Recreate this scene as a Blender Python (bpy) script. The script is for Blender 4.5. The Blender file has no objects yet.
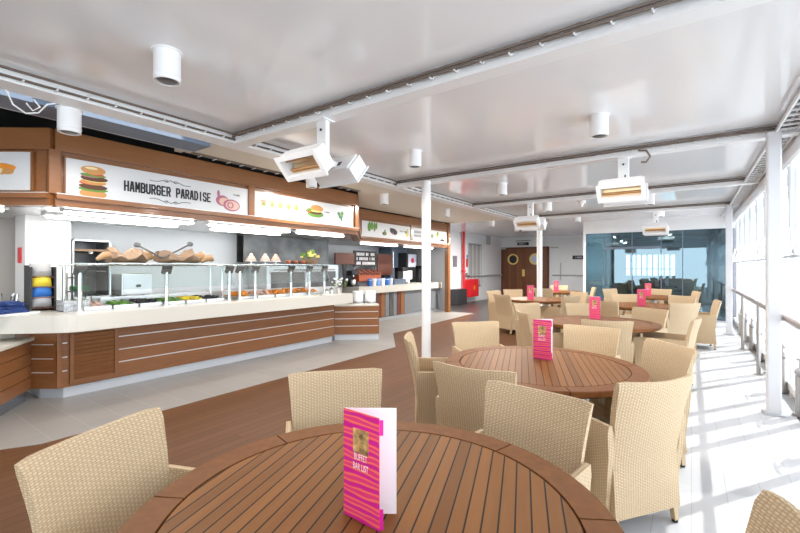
import bpy, bmesh, math, random
from math import pi, sin, cos, atan2, sqrt, radians, hypot
from mathutils import Vector, Matrix, Euler
random.seed(7)
S = bpy.context.scene
C = S.collection

# ------------------------------------------------------------------ helpers
class MB:
    def __init__(s): s.bm = bmesh.new(); s.mi = 0
    def _f(s, vs):
        try:
            f = s.bm.faces.new(vs); f.material_index = s.mi; return f
        except ValueError: return None
    def quads(s, rows, closed_u=False):
        vr = [[s.bm.verts.new(p) for p in r] for r in rows]
        for i in range(len(vr)-1):
            n = len(vr[i])
            for j in range(n if closed_u else n-1):
                k = (j+1) % n
                s._f([vr[i][j], vr[i][k], vr[i+1][k], vr[i+1][j]])
        return vr
    def box(s, c, d, rot=None, bev=0.0):
        x, y, z = d[0]/2, d[1]/2, d[2]/2
        m = rot if rot is not None else Matrix.Identity(3)
        if isinstance(rot, (int, float)): m = Matrix.Rotation(rot, 3, 'Z')
        c = Vector(c)
        if bev <= 0:
            v = [s.bm.verts.new(c + m @ Vector((sx*x, sy*y, sz*z))) for sz in (-1,1) for sy in (-1,1) for sx in (-1,1)]
            for f in ((0,2,3,1),(4,5,7,6),(0,1,5,4),(2,6,7,3),(0,4,6,2),(1,3,7,5)): s._f([v[i] for i in f])
        else:
            b = min(bev, x*.95, y*.95, z*.95)
            t = bmesh.new(); bmesh.ops.create_cube(t, size=1)
            for q in t.verts: q.co = Vector((q.co.x*2*x, q.co.y*2*y, q.co.z*2*z))
            bmesh.ops.bevel(t, geom=list(t.edges), offset=b, segments=2, affect='EDGES', profile=.5)
            mp = {q: s.bm.verts.new(c + m @ q.co) for q in t.verts}
            for f in t.faces: s._f([mp[q] for q in f.verts])
            t.free()
        return s
    def span(s, a, b, bev=0.0):      # box between two corners
        return s.box([(a[i]+b[i])/2 for i in range(3)], [abs(b[i]-a[i]) for i in range(3)], None, bev)
    def cyl(s, p0, p1, r0, r1=None, n=16, caps=True):
        r1 = r0 if r1 is None else r1
        p0, p1 = Vector(p0), Vector(p1); ax = (p1-p0).normalized()
        u = ax.orthogonal().normalized(); w = ax.cross(u)
        rows = [[p + (u*cos(2*pi*i/n) + w*sin(2*pi*i/n))*r for i in range(n)] for p, r in ((p0,r0),(p1,r1))]
        vr = s.quads(rows, True)
        if caps: s._f(vr[0][::-1]); s._f(vr[1])
        return s
    def tube(s, pts, r, n=8, closed=False):
        pts = [Vector(p) for p in pts]; rows = []; prev = None
        for i, p in enumerate(pts):
            a = pts[max(i-1,0)]; b = pts[min(i+1,len(pts)-1)]
            t = (b-a).normalized()
            if prev is None: u = t.orthogonal().normalized()
            else: u = (prev - t*prev.dot(t)).normalized()
            prev = u; w = t.cross(u)
            rr = r[i] if isinstance(r, (list,tuple)) else r
            rows.append([p + (u*cos(2*pi*k/n)+w*sin(2*pi*k/n))*rr for k in range(n)])
        vr = s.quads(rows, True); s._f(vr[0][::-1]); s._f(vr[-1]); return s
    def lathe(s, c, prof, n=20):
        c = Vector(c)
        vr = s.quads([[c + Vector((r*cos(2*pi*k/n), r*sin(2*pi*k/n), z)) for k in range(n)] for r, z in prof], True)
        s._f(vr[0][::-1]); s._f(vr[-1]); return s
    def prism(s, poly, z0, z1):
        a = [s.bm.verts.new((x,y,z0)) for x,y in poly]; b = [s.bm.verts.new((x,y,z1)) for x,y in poly]
        n = len(poly); s._f(a[::-1]); s._f(b)
        for i in range(n): s._f([a[i], a[(i+1)%n], b[(i+1)%n], b[i]])
        return s
    def ball(s, c, r, n=10, sc=(1,1,1), jit=0.0, rng=None):
        c = Vector(c); rows = []
        for i in range(1, n//2):
            th = pi*i/(n//2)
            rows.append([c + Vector((r*sc[0]*sin(th)*cos(2*pi*k/n), r*sc[1]*sin(th)*sin(2*pi*k/n), -r*sc[2]*cos(th)))*(1+(rng.uniform(-jit,jit) if rng else 0)) if not jit else
                         c + Vector((r*sc[0]*sin(th)*cos(2*pi*k/n), r*sc[1]*sin(th)*sin(2*pi*k/n), -r*sc[2]*cos(th)))*(1+random.uniform(-jit,jit)) for k in range(n)])
        vr = s.quads(rows, True); s._f(vr[0][::-1]); s._f(vr[-1]); return s
    def disc(s, c, r, ax=(1,0,0), up=(0,0,1), sx=1.0, sy=1.0, n=20):   # flat ellipse
        c = Vector(c); ax = Vector(ax); up = Vector(up); w = up.cross(ax)
        s._f([s.bm.verts.new(c + (w*cos(2*pi*k/n)*sx + up*sin(2*pi*k/n)*sy)*r) for k in range(n)]); return s
    def build(s, name, mat, parent=None, world=True, smooth=False, loc=None):
        bmesh.ops.recalc_face_normals(s.bm, faces=list(s.bm.faces))
        off = Vector((0,0,0))
        if parent is not None and world:
            q = parent
            while q: off += q.location; q = q.parent
        if loc is not None: off += Vector(loc)
        for v in s.bm.verts: v.co -= off
        uv = s.bm.loops.layers.uv.new('UVMap')
        for f in s.bm.faces:
            n = f.normal; k = max(range(3), key=lambda i: abs(n[i]))
            for l in f.loops:
                p = l.vert.co
                l[uv].uv = ((p.y,p.z) if k==0 else (p.x,p.z) if k==1 else (p.x,p.y))
            f.smooth = smooth
        me = bpy.data.meshes.new(name); s.bm.to_mesh(me); s.bm.free()
        for m in (mat if isinstance(mat,(list,tuple)) else [mat]): me.materials.append(m)
        if smooth:
            try: me.set_sharp_from_angle(angle=radians(40))
            except Exception: pass
        o = bpy.data.objects.new(name, me); C.objects.link(o)
        if parent is not None: o.parent = parent
        if loc is not None: o.location = loc
        return o

def props(o, label, cat, group=None):
    o['label'] = label; o['category'] = cat
    if group: o['group'] = group
    return o
def thing(name, label, cat, loc=(0,0,0), rz=0, group=None):
    o = bpy.data.objects.new(name, None); C.objects.link(o)
    o.location = loc; o.rotation_euler = (0,0,rz); o.empty_display_size = .1
    return props(o, label, cat, group)
def struct(o): o['kind'] = 'structure'; return o
def copy_tree(o, parent=None):
    c = o.copy(); C.objects.link(c)
    if parent: c.parent = parent
    for ch in list(o.children): copy_tree(ch, c)
    return c
def text_mesh(name, txt, mat, parent, c, wid, hei, ydir=(0,1,0), zdir=(0,0,1), nrm=(1,0,0), lines=1, bold=.012, depth=.0015, spacing=1.0):
    cu = bpy.data.curves.new(name, 'FONT'); cu.body = txt; cu.align_x = 'CENTER'; cu.offset = bold; cu.space_character = spacing
    cu.resolution_u = 3
    t = bpy.data.objects.new(name, cu); C.objects.link(t)
    dg = bpy.context.evaluated_depsgraph_get()
    me = bpy.data.meshes.new_from_object(t.evaluated_get(dg)); C.objects.unlink(t); bpy.data.objects.remove(t)
    xs = [v.co.x for v in me.vertices]; ys = [v.co.y for v in me.vertices]
    x0,x1,y0,y1 = min(xs),max(xs),min(ys),max(ys)
    off = Vector((0,0,0)); q = parent
    while q and q.rotation_euler.z == 0: off += q.location; q = q.parent
    c = Vector(c); a = Vector(ydir); b = Vector(zdir); n = Vector(nrm)
    for v in me.vertices:
        v.co = c + a*((v.co.x-(x0+x1)/2)/(x1-x0)*wid) + b*((v.co.y-(y0+y1)/2)/(y1-y0)*hei) + n*depth - (off if parent.rotation_euler.z == 0 else Vector((0,0,0)))
    me.materials.clear(); me.materials.append(mat); me.name = name
    o = bpy.data.objects.new(name, me); C.objects.link(o); o.parent = parent
    return o


def strokes(mat, parent, c, wid, hei, rows=1, ydir=(0,1,0), nrm=(1,0,0), seed=1, local=False):
    """rows of small letter-like strokes, for captions too small to read in the photograph"""
    rg = random.Random(seed); b = MB(); a = Vector(ydir); n = Vector(nrm); up = Vector((0,0,1)); rh = hei/(rows*1.5-.5)
    for r in range(rows):
        x = -wid/2; zc_ = hei/2-rh/2-r*rh*1.5
        while x < wid/2-rh*.3:
            w_ = rh*rg.uniform(.35,.65)
            if rg.random() > .15:
                p = Vector(c)+a*(x+w_/2)+up*zc_+n*.001
                q = [p+a*(sx*w_*.42)+up*(sz*rh*.5) for sx, sz in ((-1,-1),(1,-1),(1,1),(-1,1))]
                b._f([b.bm.verts.new(v) for v in q])
            x += w_*1.25
    return b.build('lettering', mat, parent, world=not local)

# ------------------------------------------------------------------ materials
def srgb(r, g, b): return tuple(((c/255)/12.92 if c/255 <= .04045 else ((c/255+.055)/1.055)**2.4) for c in (r,g,b)) + (1,)
def base(name, col, rough=.5, metal=0.0, spec=.5, emit=None, es=0, coat=0):
    m = bpy.data.materials.new(name); m.use_nodes = True
    b = m.node_tree.nodes['Principled BSDF']
    b.inputs['Base Color'].default_value = col; b.inputs['Roughness'].default_value = rough
    b.inputs['Metallic'].default_value = metal; b.inputs['Specular IOR Level'].default_value = spec
    b.inputs['Coat Weight'].default_value = coat; b.inputs['Coat Roughness'].default_value = .1
    if emit: b.inputs['Emission Color'].default_value = emit; b.inputs['Emission Strength'].default_value = es
    return m
def N(m, t, **kw):
    n = m.node_tree.nodes.new(t)
    for k, v in kw.items():
        if k in n.inputs.keys() if isinstance(k, str) else False: n.inputs[k].default_value = v
        else: setattr(n, k, v)
    return n
def L(m, a, b): m.node_tree.links.new(a, b)
def math_(m, op, a, b=None, c=None):
    n = m.node_tree.nodes.new('ShaderNodeMath'); n.operation = op
    for i, v in enumerate((a,b,c)):
        if v is None: continue
        if isinstance(v, (int,float)): n.inputs[i].default_value = v
        else: L(m, v, n.inputs[i])
    return n.outputs[0]
def mix(m, fac, a, b):
    n = m.node_tree.nodes.new('ShaderNodeMix'); n.data_type = 'RGBA'
    for s_, v in ((n.inputs[0],fac),(n.inputs[6],a),(n.inputs[7],b)):
        if isinstance(v, (int,float,tuple)): s_.default_value = v
        else: L(m, v, s_)
    return n.outputs[2]
def bsdf(m): return m.node_tree.nodes['Principled BSDF']
def bump(m, h, st, dist):
    n = m.node_tree.nodes.new('ShaderNodeBump'); n.inputs['Strength'].default_value = st; n.inputs['Distance'].default_value = dist
    L(m, h, n.inputs['Height']); L(m, n.outputs[0], bsdf(m).inputs['Normal'])
def coords(m, kind='Object'):
    t = m.node_tree.nodes.new('ShaderNodeTexCoord'); s = m.node_tree.nodes.new('ShaderNodeSeparateXYZ')
    L(m, t.outputs[kind], s.inputs[0]); return t.outputs[kind], s.outputs[0], s.outputs[1], s.outputs[2]
def noise(m, vec, scale, detail=3, stretch=None, rough=.55):
    if stretch:
        mp = m.node_tree.nodes.new('ShaderNodeMapping'); mp.inputs['Scale'].default_value = stretch
        L(m, vec, mp.inputs[0]); vec = mp.outputs[0]
    n = m.node_tree.nodes.new('ShaderNodeTexNoise'); n.inputs['Scale'].default_value = scale; n.inputs['Detail'].default_value = detail
    n.inputs['Roughness'].default_value = rough
    L(m, vec, n.inputs[0]); return n.outputs[0]
def rnd(m, v):
    n = m.node_tree.nodes.new('ShaderNodeTexWhiteNoise'); n.noise_dimensions = '1D'; L(m, v, n.inputs['W']); return n.outputs[0]

def wicker(name, c0, c1):
    m = base(name, c1, .6, spec=.25); _, u, v, w = coords(m, 'UV')
    p = 1/.0082
    U = math_(m,'MULTIPLY',u,p); V = math_(m,'MULTIPLY',v,p)
    iu = math_(m,'FLOOR',math_(m,'MULTIPLY',U,.5)); iv = math_(m,'FLOOR',V)
    chk = math_(m,'MODULO',math_(m,'ABSOLUTE',math_(m,'ADD',iu,iv)),2.0)
    a = math_(m,'ABSOLUTE',math_(m,'SINE',math_(m,'MULTIPLY',V,pi)))
    b = math_(m,'ABSOLUTE',math_(m,'SINE',math_(m,'MULTIPLY',U,pi/2)))
    h = math_(m,'ADD',math_(m,'MULTIPLY',math_(m,'MULTIPLY',a,b),.75),math_(m,'MULTIPLY',math_(m,'MULTIPLY',chk,a),.4))
    nz = noise(m, _, 55, 2)
    f = math_(m,'ADD',math_(m,'MULTIPLY',h,.75),math_(m,'MULTIPLY',nz,.35))
    L(m, mix(m, f, c0, c1), bsdf(m).inputs['Base Color'])
    bump(m, h, .6, .004)
    return m
def planks(name, axis, pitch, gap, cA, cB, cgap, rough=.45, grain=18, length=None, coat=0, spec=.5, gapsoft=0):
    m = base(name, cA, rough, spec=spec, coat=coat); vec, x, y, z = coords(m)
    s, l = {'x':(y,x), 'y':(x,y), 'zx':(z,x), 'zy':(z,y)}[axis]
    q = math_(m,'DIVIDE',s,pitch); idx = math_(m,'FLOOR',q); fr = math_(m,'FRACT',q)
    line = math_(m,'LESS_THAN',fr,gap/pitch)
    if length:
        ql = math_(m,'ADD',math_(m,'DIVIDE',l,length),rnd(m,idx))
        line = math_(m,'MAXIMUM',line,math_(m,'LESS_THAN',math_(m,'FRACT',ql),gap/length))
        idx = math_(m,'ADD',idx,math_(m,'MULTIPLY',math_(m,'FLOOR',ql),17.3))
    st = {'x':(1,14,14),'y':(14,1,14),'zx':(1,1,14),'zy':(1,1,14)}[axis]
    g = noise(m, vec, grain/10, 4, st)
    f = math_(m,'ADD',math_(m,'MULTIPLY',rnd(m,idx),.55),math_(m,'MULTIPLY',g,.5))
    col = mix(m, f, cA, cB); L(m, mix(m, line, col, cgap), bsdf(m).inputs['Base Color'])
    h = math_(m,'ADD',math_(m,'MULTIPLY',math_(m,'SUBTRACT',1.0,line),1.0),math_(m,'MULTIPLY',g,.15))
    bump(m, h, .35, .003)
    return m
def grainwood(name, cA, cB, rough=.4, st=(2,2,22), sc=3, coat=.1):
    m = base(name, cA, rough, coat=coat); vec, x, y, z = coords(m)
    g = noise(m, vec, sc, 5, st, .6); g2 = noise(m, vec, sc*.4, 2, st)
    f = math_(m,'ADD',math_(m,'MULTIPLY',g,.75),math_(m,'MULTIPLY',g2,.3))
    L(m, mix(m, f, cA, cB), bsdf(m).inputs['Base Color']); bump(m, g, .1, .002); return m
def mottle(name, cA, cB, sc, rough=.5, metal=0, spec=.5, detail=3, stretch=None):
    m = base(name, cA, rough, metal, spec); vec, *_ = coords(m)
    n = noise(m, vec, sc, detail, stretch); cr = math_(m,'MULTIPLY',math_(m,'SUBTRACT',n,.3),2.5)
    cl = m.node_tree.nodes.new('ShaderNodeClamp'); L(m, cr, cl.inputs[0])
    L(m, mix(m, cl.outputs[0], cA, cB), bsdf(m).inputs['Base Color']); return m
def glass(name, tint, refl, rcol=(1,1,1,1), rough=0.0, k=.6):
    m = bpy.data.materials.new(name); m.use_nodes = True; nt = m.node_tree; nt.nodes.clear()
    o = nt.nodes.new('ShaderNodeOutputMaterial'); mx = nt.nodes.new('ShaderNodeMixShader')
    t = nt.nodes.new('ShaderNodeBsdfTransparent'); t.inputs[0].default_value = tint
    g = nt.nodes.new('ShaderNodeBsdfGlossy'); g.inputs['Roughness'].default_value = rough; g.inputs[0].default_value = rcol
    f = nt.nodes.new('ShaderNodeLayerWeight'); f.inputs[0].default_value = .35
    a = nt.nodes.new('ShaderNodeMath'); a.operation = 'MULTIPLY_ADD'; a.inputs[1].default_value = k; a.inputs[2].default_value = refl; a.use_clamp = True
    L(m, f.outputs[0], a.inputs[0]); L(m, a.outputs[0], mx.inputs[0]); L(m, t.outputs[0], mx.inputs[1]); L(m, g.outputs[0], mx.inputs[2]); L(m, mx.outputs[0], o.inputs[0])
    return m

M = {}
M['wicker'] = wicker('natural_wicker', (.40,.27,.145,1), (.74,.575,.385,1))
M['leg'] = grainwood('leg_wood', (.50,.36,.20,1), (.66,.50,.30,1))
M['dark'] = base('black_plastic', (.015,.015,.017,1), .4)
M['deck'] = planks('brown_deck', 'y', .098, .005, (.090,.037,.0145,1), (.140,.060,.025,1), (.035,.016,.008,1), .45, length=2.4, spec=.15)
M['walk'] = planks('pale_deck', 'y', .19, .005, (.49,.49,.51,1), (.55,.55,.57,1), (.40,.40,.41,1), .5, length=1.9)
def tiles():
    m = base('beige_tile', (.5,.46,.42,1), .35); vec, x, y, z = coords(m)
    b = m.node_tree.nodes.new('ShaderNodeTexBrick'); L(m, vec, b.inputs[0])
    b.offset = .5
    for k, v in (('Scale',1.0),('Mortar Size',.004),('Brick Width',.6),('Row Height',.3)): b.inputs[k].default_value = v
    b.inputs['Color1'].default_value = (.27,.255,.24,1); b.inputs['Color2'].default_value = (.30,.285,.27,1); b.inputs['Mortar'].default_value = (.36,.345,.33,1)
    L(m, b.outputs[0], bsdf(m).inputs['Base Color']); return m
M['tile'] = tiles()
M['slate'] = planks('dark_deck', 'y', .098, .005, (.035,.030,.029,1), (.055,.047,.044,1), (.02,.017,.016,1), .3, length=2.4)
M['teak'] = planks('teak_slats', 'y', .0475, .0055, (.150,.056,.013,1), (.295,.120,.033,1), (.018,.009,.005,1), .5, grain=30, spec=.13)
M['teakrim'] = grainwood('teak_rim', (.110,.039,.010,1), (.265,.100,.030,1), .55, (9,9,9), 3, 0)
bsdf(M['teakrim']).inputs['Specular IOR Level'].default_value = .15
M['ceil'] = base('gloss_ceiling', (.86,.86,.87,1), .13, spec=.6)
M['white'] = base('white_paint', (.84,.84,.84,1), .35)
M['pillar'] = base('pillar_white', (.66,.66,.68,1), .4)
M['wallwhite'] = base('white_wall', (.84,.87,.90,1), .4)
M['offwhite'] = base('cream_panel', (.74,.69,.58,1), .45)
M['lampwhite'] = base('lamp_white', (.86,.86,.86,1), .3)
M['cream'] = base('cream_worktop', (.60,.57,.51,1), .3)
M['wood'] = grainwood('counter_wood', (.15,.054,.017,1), (.34,.140,.050,1), .38, (4,1.5,20), 2.5)
M['woodred'] = grainwood('fascia_wood', (.19,.070,.022,1), (.31,.128,.044,1), .3, (4,1.5,18), 2.2, .3)
M['door'] = planks('door_wood', 'y', .14, .006, (.11,.035,.012,1), (.24,.085,.030,1), (.03,.01,.005,1), .3)
M['strip'] = base('metal_strip', (.75,.75,.75,1), .3, .4)
M['kick'] = base('brushed_kick', (.66,.69,.73,1), .3, .25)
M['kickd'] = base('dark_steel_kick', (.30,.32,.36,1), .25, .7)
M['steel'] = mottle('stainless', (.62,.62,.61,1), (.78,.78,.77,1), 2.0, .28, .85, stretch=(1,1,.15))
M['steeld'] = mottle('stainless_dull', (.09,.09,.09,1), (.20,.20,.195,1), 3.0, .35, .6)
M['chrome'] = base('chrome', (.75,.75,.75,1), .15, 1)
M['rail'] = base('rail_steel', (.40,.38,.37,1), .35, .5)
M['railtop'] = grainwood('rail_wood', (.28,.19,.165,1), (.36,.26,.23,1), .3)
M['cable'] = base('brown_cable', (.17,.13,.105,1), .5)
M['duct'] = base('blue_grey_duct', (.11,.145,.20,1), .4)
M['duct2'] = base('grey_front', (.17,.18,.195,1), .4)
M['black'] = base('matt_black', (.008,.008,.008,1), .8)
M['signwhite'] = base('sign_white', (.68,.68,.68,1), .45)
M['ink'] = base('sign_ink', (.03,.03,.035,1), .5)
M['red'] = base('fire_red', (.62,.012,.02,1), .35)
M['pinkdk'] = base('magenta_card', (.72,.015,.32,1), .4)
M['card'] = base('white_card', (.88,.88,.9,1), .45)
def menu_mat():
    m = base('menu_stripes', (.9,.1,.3,1), .35); vec, u, v, w = coords(m, 'UV')
    wv = m.node_tree.nodes.new('ShaderNodeTexWave'); wv.bands_direction = 'Y'; wv.inputs['Scale'].default_value = 9; wv.inputs['Distortion'].default_value = 3.2; wv.inputs['Detail'].default_value = 1.5
    wv.inputs['Detail Scale'].default_value = 1.6
    mp = m.node_tree.nodes.new('ShaderNodeMapping'); mp.inputs['Scale'].default_value = (.45,1,1); L(m, vec, mp.inputs[0]); L(m, mp.outputs[0], wv.inputs[0])
    r = m.node_tree.nodes.new('ShaderNodeValToRGB'); r.color_ramp.interpolation = 'CONSTANT'
    e = r.color_ramp.elements; e[0].position = 0; e[0].color = (.70,.012,.27,1); e[1].position = .26; e[1].color = (.90,.11,.13,1)
    x = e.new(.40); x.color = (.93,.19,.11,1); x = e.new(.80); x.color = (.82,.04,.20,1)
    L(m, wv.outputs[1], r.inputs[0]); L(m, r.outputs[0], bsdf(m).inputs['Base Color']); return m
M['menu'] = menu_mat()
M['photo'] = mottle('menu_photo', (.90,.55,.20,1), (.06,.025,.02,1), 34, .4)
M['glow'] = base('fluorescent', (1,1,1,1), .4, emit=(1,.97,.90,1), es=9.0)
M['element'] = base('heater_reflector', (.85,.62,.36,1), .3, .6)
M['elem_tube'] = base('heater_tube', (.50,.26,.10,1), .3, .2)
M['hgray'] = base('heater_grey', (.50,.52,.55,1), .4, .3)
M['pane'] = glass('clear_pane', (.97,.99,1,1), .03)
M['teal'] = glass('teal_glass', (.46,.60,.64,1), .09, (.70,.86,.92,1), k=.42)
M['shelfglass'] = glass('shelf_glass', (.90,.95,.95,1), .06)
M['beige'] = base('beige_wall', (.50,.46,.42,1), .5)
M['gutter'] = base('gutter_grey', (.42,.43,.45,1), .5)
def flat(name, r, g, b, rough=.5): 
    if name not in M: M[name] = base(name, srgb(r,g,b), rough)
    return M[name]
flat('bun',196,140,78); flat('patty',88,52,30); flat('lettuce',96,140,52); flat('tomato',196,60,44); flat('cheese',236,208,120)
flat('onion',168,96,120); flat('leafdark',44,110,52); flat('bread',166,130,92); flat('burlap',146,118,94); flat('orangefood',226,140,40)
flat('yellow',232,206,60); flat('blue',46,110,190); flat('navy',22,50,110); flat('sky',120,160,220); flat('pinkcake',214,176,160); flat('greybag',170,170,172)
flat('brownboard',98,50,34); flat('terracotta',172,86,50); flat('screen',200,206,224); flat('olive',120,120,60); flat('salad',110,128,50); flat('blackgrape',32,26,30)
flat('dune',225,205,160); flat('signgrey',120,118,124); flat('signblue',70,130,190); flat('chairdark',40,38,42)
flat('beer',196,182,120)

# ------------------------------------------------------------------ setting
XB, ZB = -4.17, 2.86
def setting(name, mb, mat, smooth=False): return struct(mb.build(name, mat, smooth=smooth))
b = MB(); b.prism([(-9.5,-9),(-.7,-9),(-.7,20.2),(-9.5,20.2)], -.1, 0); setting('floor', b, M['deck'])
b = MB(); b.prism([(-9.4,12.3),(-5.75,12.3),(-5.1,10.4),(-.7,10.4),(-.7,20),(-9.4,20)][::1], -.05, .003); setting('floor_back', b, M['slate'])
b = MB(); b.prism([(-.7,-9),(.86,-9),(.86,20.2),(-.7,20.2)], -.1, 0.001); setting('floor_walkway', b, M['walk'])
b = MB(); b.prism([(.86,-9),(1.35,-9),(1.35,20.2),(.86,20.2)], -.12, -.02); setting('floor_gutter', b, M['gutter'])
b = MB(); b.prism([(-4.5,1.12),(-4.64,.88),(-5.6,-1.2),(-8.6,-1.2),(-8.6,12.3),(-5.75,12.3),(-5.5,7.55),(-4.53,6.3)][::-1], -.05, .004); setting('floor_tiles', b, M['tile'])
b = MB(); b.span((XB-.05,-9,2.97),(1.5,20.2,3.05)); setting('ceiling', b, M['ceil'])
b = MB(); b.prism([(XB-.05,2.7),(-5.2,2.7),(-5.2,6.0),(-6.5,7.55),(-6.5,12.2),(XB-.05,12.2)][::-1],2.94,3.05); setting('ceiling_side', b, M['offwhite'])
b = MB(); b.span((-9.5,12.2,2.965),(XB-.05,20.2,3.05)); setting('ceiling_back', b, M['ceil'])
b = MB(); b.span((-9.5,-9,3.28),(XB-.05,12.6,3.36)); setting('ceiling_recess', b, M['black'])
b = MB(); b.span((-5.3,2.62,2.95),(XB-.05,2.7,3.30)); setting('trim_recess_end', b, M['offwhite'])
BY = [-6.5,-3.4,-.35, 2.72, 5.76, 8.76, 11.8]
for i, y in enumerate(BY):
    b = MB(); b.span((XB-.02,y-.05,2.86),(.95,y+.05,2.98)); b.span((XB-.02,y-.06,2.848),(.95,y+.08,2.872)); setting(f'trim_beam_{i+1}', b, M['white'])
b = MB(); b.span((XB-.1,-9,2.86),(XB+.06,12.6,2.98)); b.span((XB-.13,-9,2.855),(XB+.09,12.6,2.87)); setting('trim_beam_long', b, M['white'])
b = MB(); b.span((-2.84,14.5,2.58),(1.0,14.72,2.99)); setting('trim_glass_header', b, M['white'])
# walls
b = MB(); b.span((-7.95,12.3,0),(-7.8,20.2,3.3)); setting('wall_left', b, M['wallwhite'])
b = MB(); b.span((-7.95,20,0),(-7.75,20.2,3.05)); b.span((-5.5,20,0),(-2.8,20.2,3.05)); b.span((-7.75,20,2.43),(-5.5,20.2,3.05)); setting('wall_back', b, M['wallwhite'])
b = MB(); b.span((-2.9,14.6,0),(-2.82,20,3.0)); setting('wall_lounge_side', b, M['wallwhite'])
b = MB(); b.span((-7.75,-9,0),(-7.6,7.6,3.3)); setting('wall_galley', b, M['wallwhite'])
b = MB(); b.span((-7.6,-9,0),(-7.57,1.72,3.2)); setting('wall_galley_lining', b, M['beige'])
b = MB(); b.span((-8.75,7.5,0),(-8.6,12.3,3.3)); b.span((-8.75,7.45,0),(-7.6,7.6,3.3)); b.span((-8.75,12.3,0),(-6.7,12.42,3.3)); setting('wall_drinks_bar', b, M['hgray'])
b = MB(); b.span((-7.6,-9.1,0),(-5.2,-9,3.3)); setting('wall_galley_end', b, M['beige'])
# lounge behind the glass
b = MB(); b.span((.95,14.72,0),(1.1,20.2,.9)); b.span((.95,14.72,2.3),(1.1,20.2,3.05))
for k in range(7): b.span((.95,14.72+k*.9,.9),(1.1,14.82+k*.9,2.3))
setting('wall_lounge_right', b, M['signgrey'])
b = MB()
for x0, x1 in ((-2.82,-2.3),(-.5,.95)): b.span((x0,20,0),(x1,20.2,3.05))
b.span((-2.3,20,0),(-.5,20.2,1.15)); b.span((-2.3,20,2.0),(-.5,20.2,3.05)); setting('wall_lounge_back', b, M['signgrey'])
b = MB()
for k in range(10): b.span((-2.3+k*.2-.03,20.02,1.15),(-2.3+k*.2+.03,20.1,2.0))
b.span((-2.3,20.02,1.4),(-.5,20.1,1.44)); setting('window_lounge', b, M['dark'])

# glass wall
for i, (x0, x1) in enumerate(((-2.82,-2.27),(-2.25,-1.5),(-1.48,-.74),(-.72,-.21),(-.19,.9))):
    b = MB(); b.span((x0,14.60,.04),(x1,14.625,2.6)); w = setting(f'window_glass_wall_{i+1}', b, M['teal'])
b = MB()
for x in (-2.26,-1.49,-.73,-.2): b.span((x-.012,14.59,0),(x+.012,14.64,2.6))
b.span((-2.26,14.58,2.06),(-.73,14.65,2.13)); b.span((-2.82,14.59,0),(.95,14.64,.05)); setting('trim_glass_wall_frame', b, M['duct'])

# outboard side: mullioned windows
MY = [-8.4+1.0*k for k in range(23)] ; MY = [y+.0 for y in MY]
WX = .97
for i in range(len(MY)):
    y = MY[i]
    fr = MB(); fr.span((WX-.02,y-.026,-.02),(WX+.05,y+.026,2.72)); w = fr.build(f'window_{i+1}', M['white']); struct(w)
    g = MB(); g.span((WX-.032,y-.028,1.9),(WX-.02,y+.028,2.66)); g.span((WX-.04,y-.03,2.45),(WX-.018,y+.03,2.68)); g.build('mullion_cover', M['hgray'], w)
    g = MB(); g.span((WX+.015,y+.026,1.66),(WX+.023,y+.974,2.66)); g.build('upper_pane', M['pane'], w)
    g = MB(); g.span((WX+.015,y+.026,.12),(WX+.023,y+.974,1.60)); g.build('lower_pane', M['pane'], w)
    g = MB(); g.span((WX-.01,y+.026,1.61),(WX+.03,y+.974,1.64)); g.build('sill_bar', M['hgray'], w)
    g = MB(); g.span((WX-.02,y+.026,.04),(WX+.05,y+.974,.12)); g.build('bottom_rail', M['white'], w)
    g = MB(); g.box((WX-.075,y,1.80),(.05,.06,.34), Matrix.Rotation(radians(12),3,'Y'), .01); g.cyl((WX-.10,y-.05,1.66),(WX-.10,y+.05,1.66),.045,n=12); g.build('latch_handle', M['steel'], w)
b = MB(); b.tube([(WX-.01,-9,2.79),(WX-.01,14.5,2.79)], .085, 12); setting('trim_window_head', b, M['white'], True)
b = MB(); b.span((WX-.06,-9,2.72),(1.4,14.7,3.0)); setting('trim_window_lintel', b, M['white'])
b = MB(); b.span((WX+.07,-9,-.12),(1.35,14.7,.1)); setting('trim_bulwark', b, M['gutter'])
for i, yy in enumerate((5.65, 11.7)):
    b = MB(); b.box((.69,yy,1.44),(.115,.115,2.88),None,.015); b.build
    o = b.build('support_pillar', M['pillar']); props(o, ['square white pillar rising from the sunlit pale walkway beside the rail','square white pillar at the rail close to the glass wall'][i], 'pillar')
    p = MB(); p.box((.69,yy,.01),(.17,.17,.018),None,.004); p.build('base_plate', M['hgray'], o, world=False)
for i, yy in enumerate((5.65, 11.7)):
    o = thing('support_pole', ['slim round white pole standing in the brown deck before the drinks bar','slim round white pole standing in front of the wooden double door'][i], 'pole', (-3.46,yy,0))
    p = MB(); p.cyl((-3.46,yy,0),(-3.46,yy,2.87),.072,n=24); p.build('shaft', M['white'], o, smooth=True)
    p = MB(); p.cyl((-3.46,yy,0),(-3.46,yy,.02),.095,n=24); p.build('base_ring', M['white'], o, smooth=True)

# ------------------------------------------------------------------ handrail
rl = thing('handrail', 'wood topped steel handrail on round posts along the sunlit windows', 'handrail', (.76,5.0,0))
b = MB(); b.tube([(.77,-4,1.0),(.77,14.5,1.0)], .019, 10); b.build('top_rail', M['railtop'], rl, smooth=True)
b = MB(); b.tube([(.77,-4,.968),(.77,14.5,.968)], .014, 8); b.build('under_bar', M['rail'], rl, smooth=True)
for y in (.8,1.8,3.64,7.6,9.75,13.2):
    b = MB(); b.cyl((.77,y,0),(.77,y,.98),.024,n=12); b.cyl((.77,y,0),(.77,y,.012),.05,n=16); b.build('post', M['rail'], rl, smooth=True)

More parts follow.
